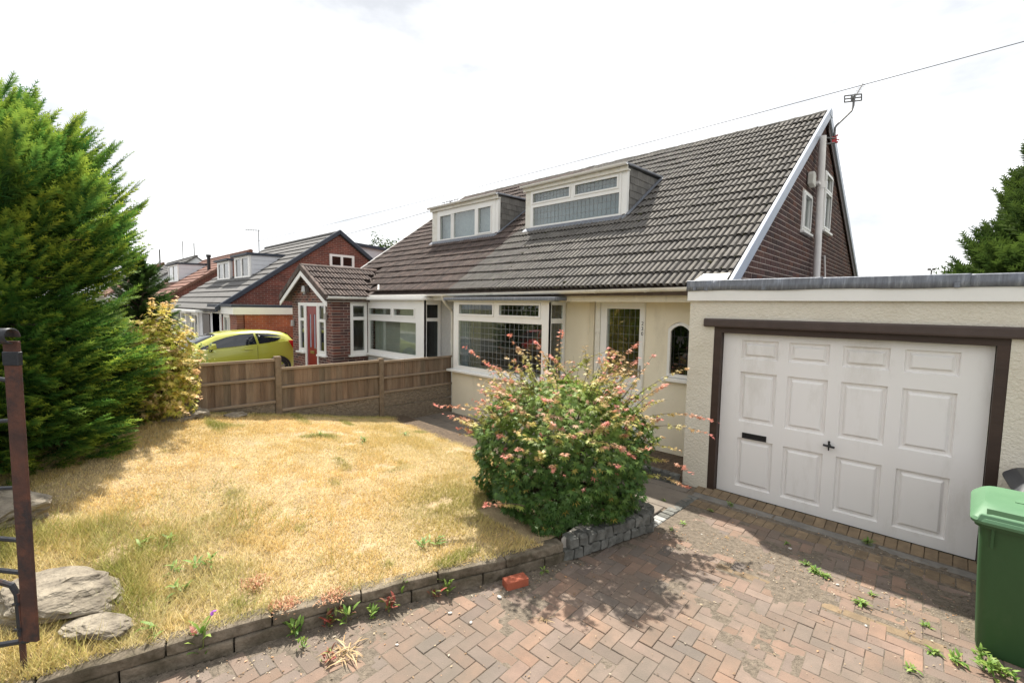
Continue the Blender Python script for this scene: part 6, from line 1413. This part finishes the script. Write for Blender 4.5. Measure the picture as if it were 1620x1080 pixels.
for (px, py, n, ln) in [(545, 1035, 40, 0.16), (860, 980, 24, 0.07), (1440, 1000, 30, 0.05), (1150, 850, 30, 0.05)]:
    p = gpt(px, py); weed('dried straw coloured weed lying on the paving', p[0], p[1], 0.0, n, ln, DRY, 330 + k, 0.12, 0.06, group='dried weeds'); k += 1
p = gpt(320, 1005, 0.17); weed('upright plant with a single purple flower at the lawn edge', p[0] - 0.02, p[1], 0.02, 14, 0.1, GR, 400, 1.2, group=None)
fw_ = thing('flower', (p[0], p[1], 0.17), 'small purple flower head leaning over the stone edging', 'flower')
obj('stalk', MB().tube([(p[0], p[1], 0.05), (p[0], p[1] + 0.01, 0.2), (p[0] + 0.03, p[1] + 0.06, 0.33)], [0.004, 0.003, 0.002], 5), K['leafstem'], fw_)
fb_ = MB()
for j in range(9):
    a = j * 0.7; c = Vector((p[0] + 0.03, p[1] + 0.06, 0.325)); e = c + Vector((math.cos(a) * 0.022, math.sin(a) * 0.022, 0.012 - 0.004 * j)); s_ = Vector((-math.sin(a), math.cos(a), 0)) * 0.01
    fb_.add([tuple(c), tuple((c + e) / 2 + s_), tuple(e), tuple((c + e) / 2 - s_)], [(0, 1, 2, 3)])
obj('petals', fb_, K['purple'], fw_)
k = 0
for (px, py, s_, L_) in [(212, 868, 0.16, 0), (560, 0, 0, 0)][:1]: pass
for (px, py) in [(288, 938), (282, 905), (312, 900), (118, 975), (245, 1000), (330, 895), (668, 868), (690, 860), (575, 700), (505, 690), (640, 690), (270, 860), (225, 865)]:
    z = 0.25; p = gpt(px, py, z)
    for _ in range(4): z = float(lawn_h(p[0], p[1])); p = gpt(px, py, z)
    weed('flat green plantain weed in the dry lawn', p[0], p[1], z, 14, 0.10, [(0.13, 0.22, 0.04), (0.20, 0.28, 0.06)], 500 + k, 0.5, 0.22, group='weeds in the lawn'); k += 1
for (px, py) in [(452, 958), (528, 945), (408, 925)]:
    z = 0.2; p = gpt(px, py, z)
    for _ in range(4): z = float(lawn_h(p[0], p[1])); p = gpt(px, py, z)
    weed('rusty red clump of low sorrel at the lawn edge', p[0], p[1], z, 320, 0.035, [(0.48, 0.23, 0.13), (0.58, 0.36, 0.21), (0.42, 0.17, 0.10), (0.62, 0.46, 0.26)], 560 + k, 0.8, 0.25, group='red clumps at the lawn edge', spread=1.5); k += 1

# dead leaves, twigs and grit scattered on the paving
R_ = np.random.default_rng(77); n = 17000
X = R_.uniform(-3.4, 0.4, n); Y = R_.uniform(0.3, 6.0, n)
w_ = 0.10 + 0.9 * np.exp(-((Y - 4.75 - 0.12 * (X + 1)) / 0.35) ** 2) + 0.8 * np.exp(-((X - kerbX(Y) - 0.15) / 0.18) ** 2) * (Y < 3.5) + 0.7 * np.exp(-((Y - 5.77) / 0.05) ** 2)
ok = (R_.random(n) < w_) & (X > np.where(Y < 3.44, kerbX(Y) + 0.03, -2.38 + (Y - 3.44) * 0.25)); X, Y = X[ok], Y[ok]; n = len(X)
tv, tf = leaf_lens(0.5, 0.1); nn = unit(np.array([0, 0, 1.0]) + R_.normal(0, 0.25, (n, 3)))
cl = np.array([(0.34, 0.22, 0.12), (0.24, 0.15, 0.08), (0.42, 0.33, 0.20), (0.15, 0.11, 0.07), (0.48, 0.42, 0.32), (0.50, 0.28, 0.14)])
lit = crown_obj('leaf_litter', [scatter(tv, tf, np.stack([X, Y, np.full(n, 0.006)], 1), frames(nn), 0.004 + 0.022 * R_.random(n) ** 2.2, cl[R_.integers(0, 6, n)])], K['leaf'], None)
tag(lit, 'dry leaf litter and grit scattered over the block paving', 'leaf litter', kind='stuff')
peb = MB().mesh('x') if False else None
bm = bmesh.new(); bmesh.ops.create_icosphere(bm, subdivisions=1, radius=1.0); pebm = bpy.data.meshes.new('pebble'); bm.to_mesh(pebm); bm.free(); pebm.materials.append(K['stone_white'])
for i, (px, py, s_) in enumerate([(790, 945, 0.026), (712, 970, 0.02), (745, 985, 0.018), (1250, 868, 0.02), (1325, 925, 0.018), (1370, 990, 0.015), (1110, 845, 0.012), (628, 1020, 0.015)]):
    p = gpt(px, py); tag(inst('pebble', pebm, T(p[0], p[1], s_ * 0.3) @ RZ(i) @ Matrix.Diagonal((s_, s_ * 0.7, s_ * 0.45, 1))), 'small white pebble lying on the block paving', 'pebble', 'white pebbles on the paving')
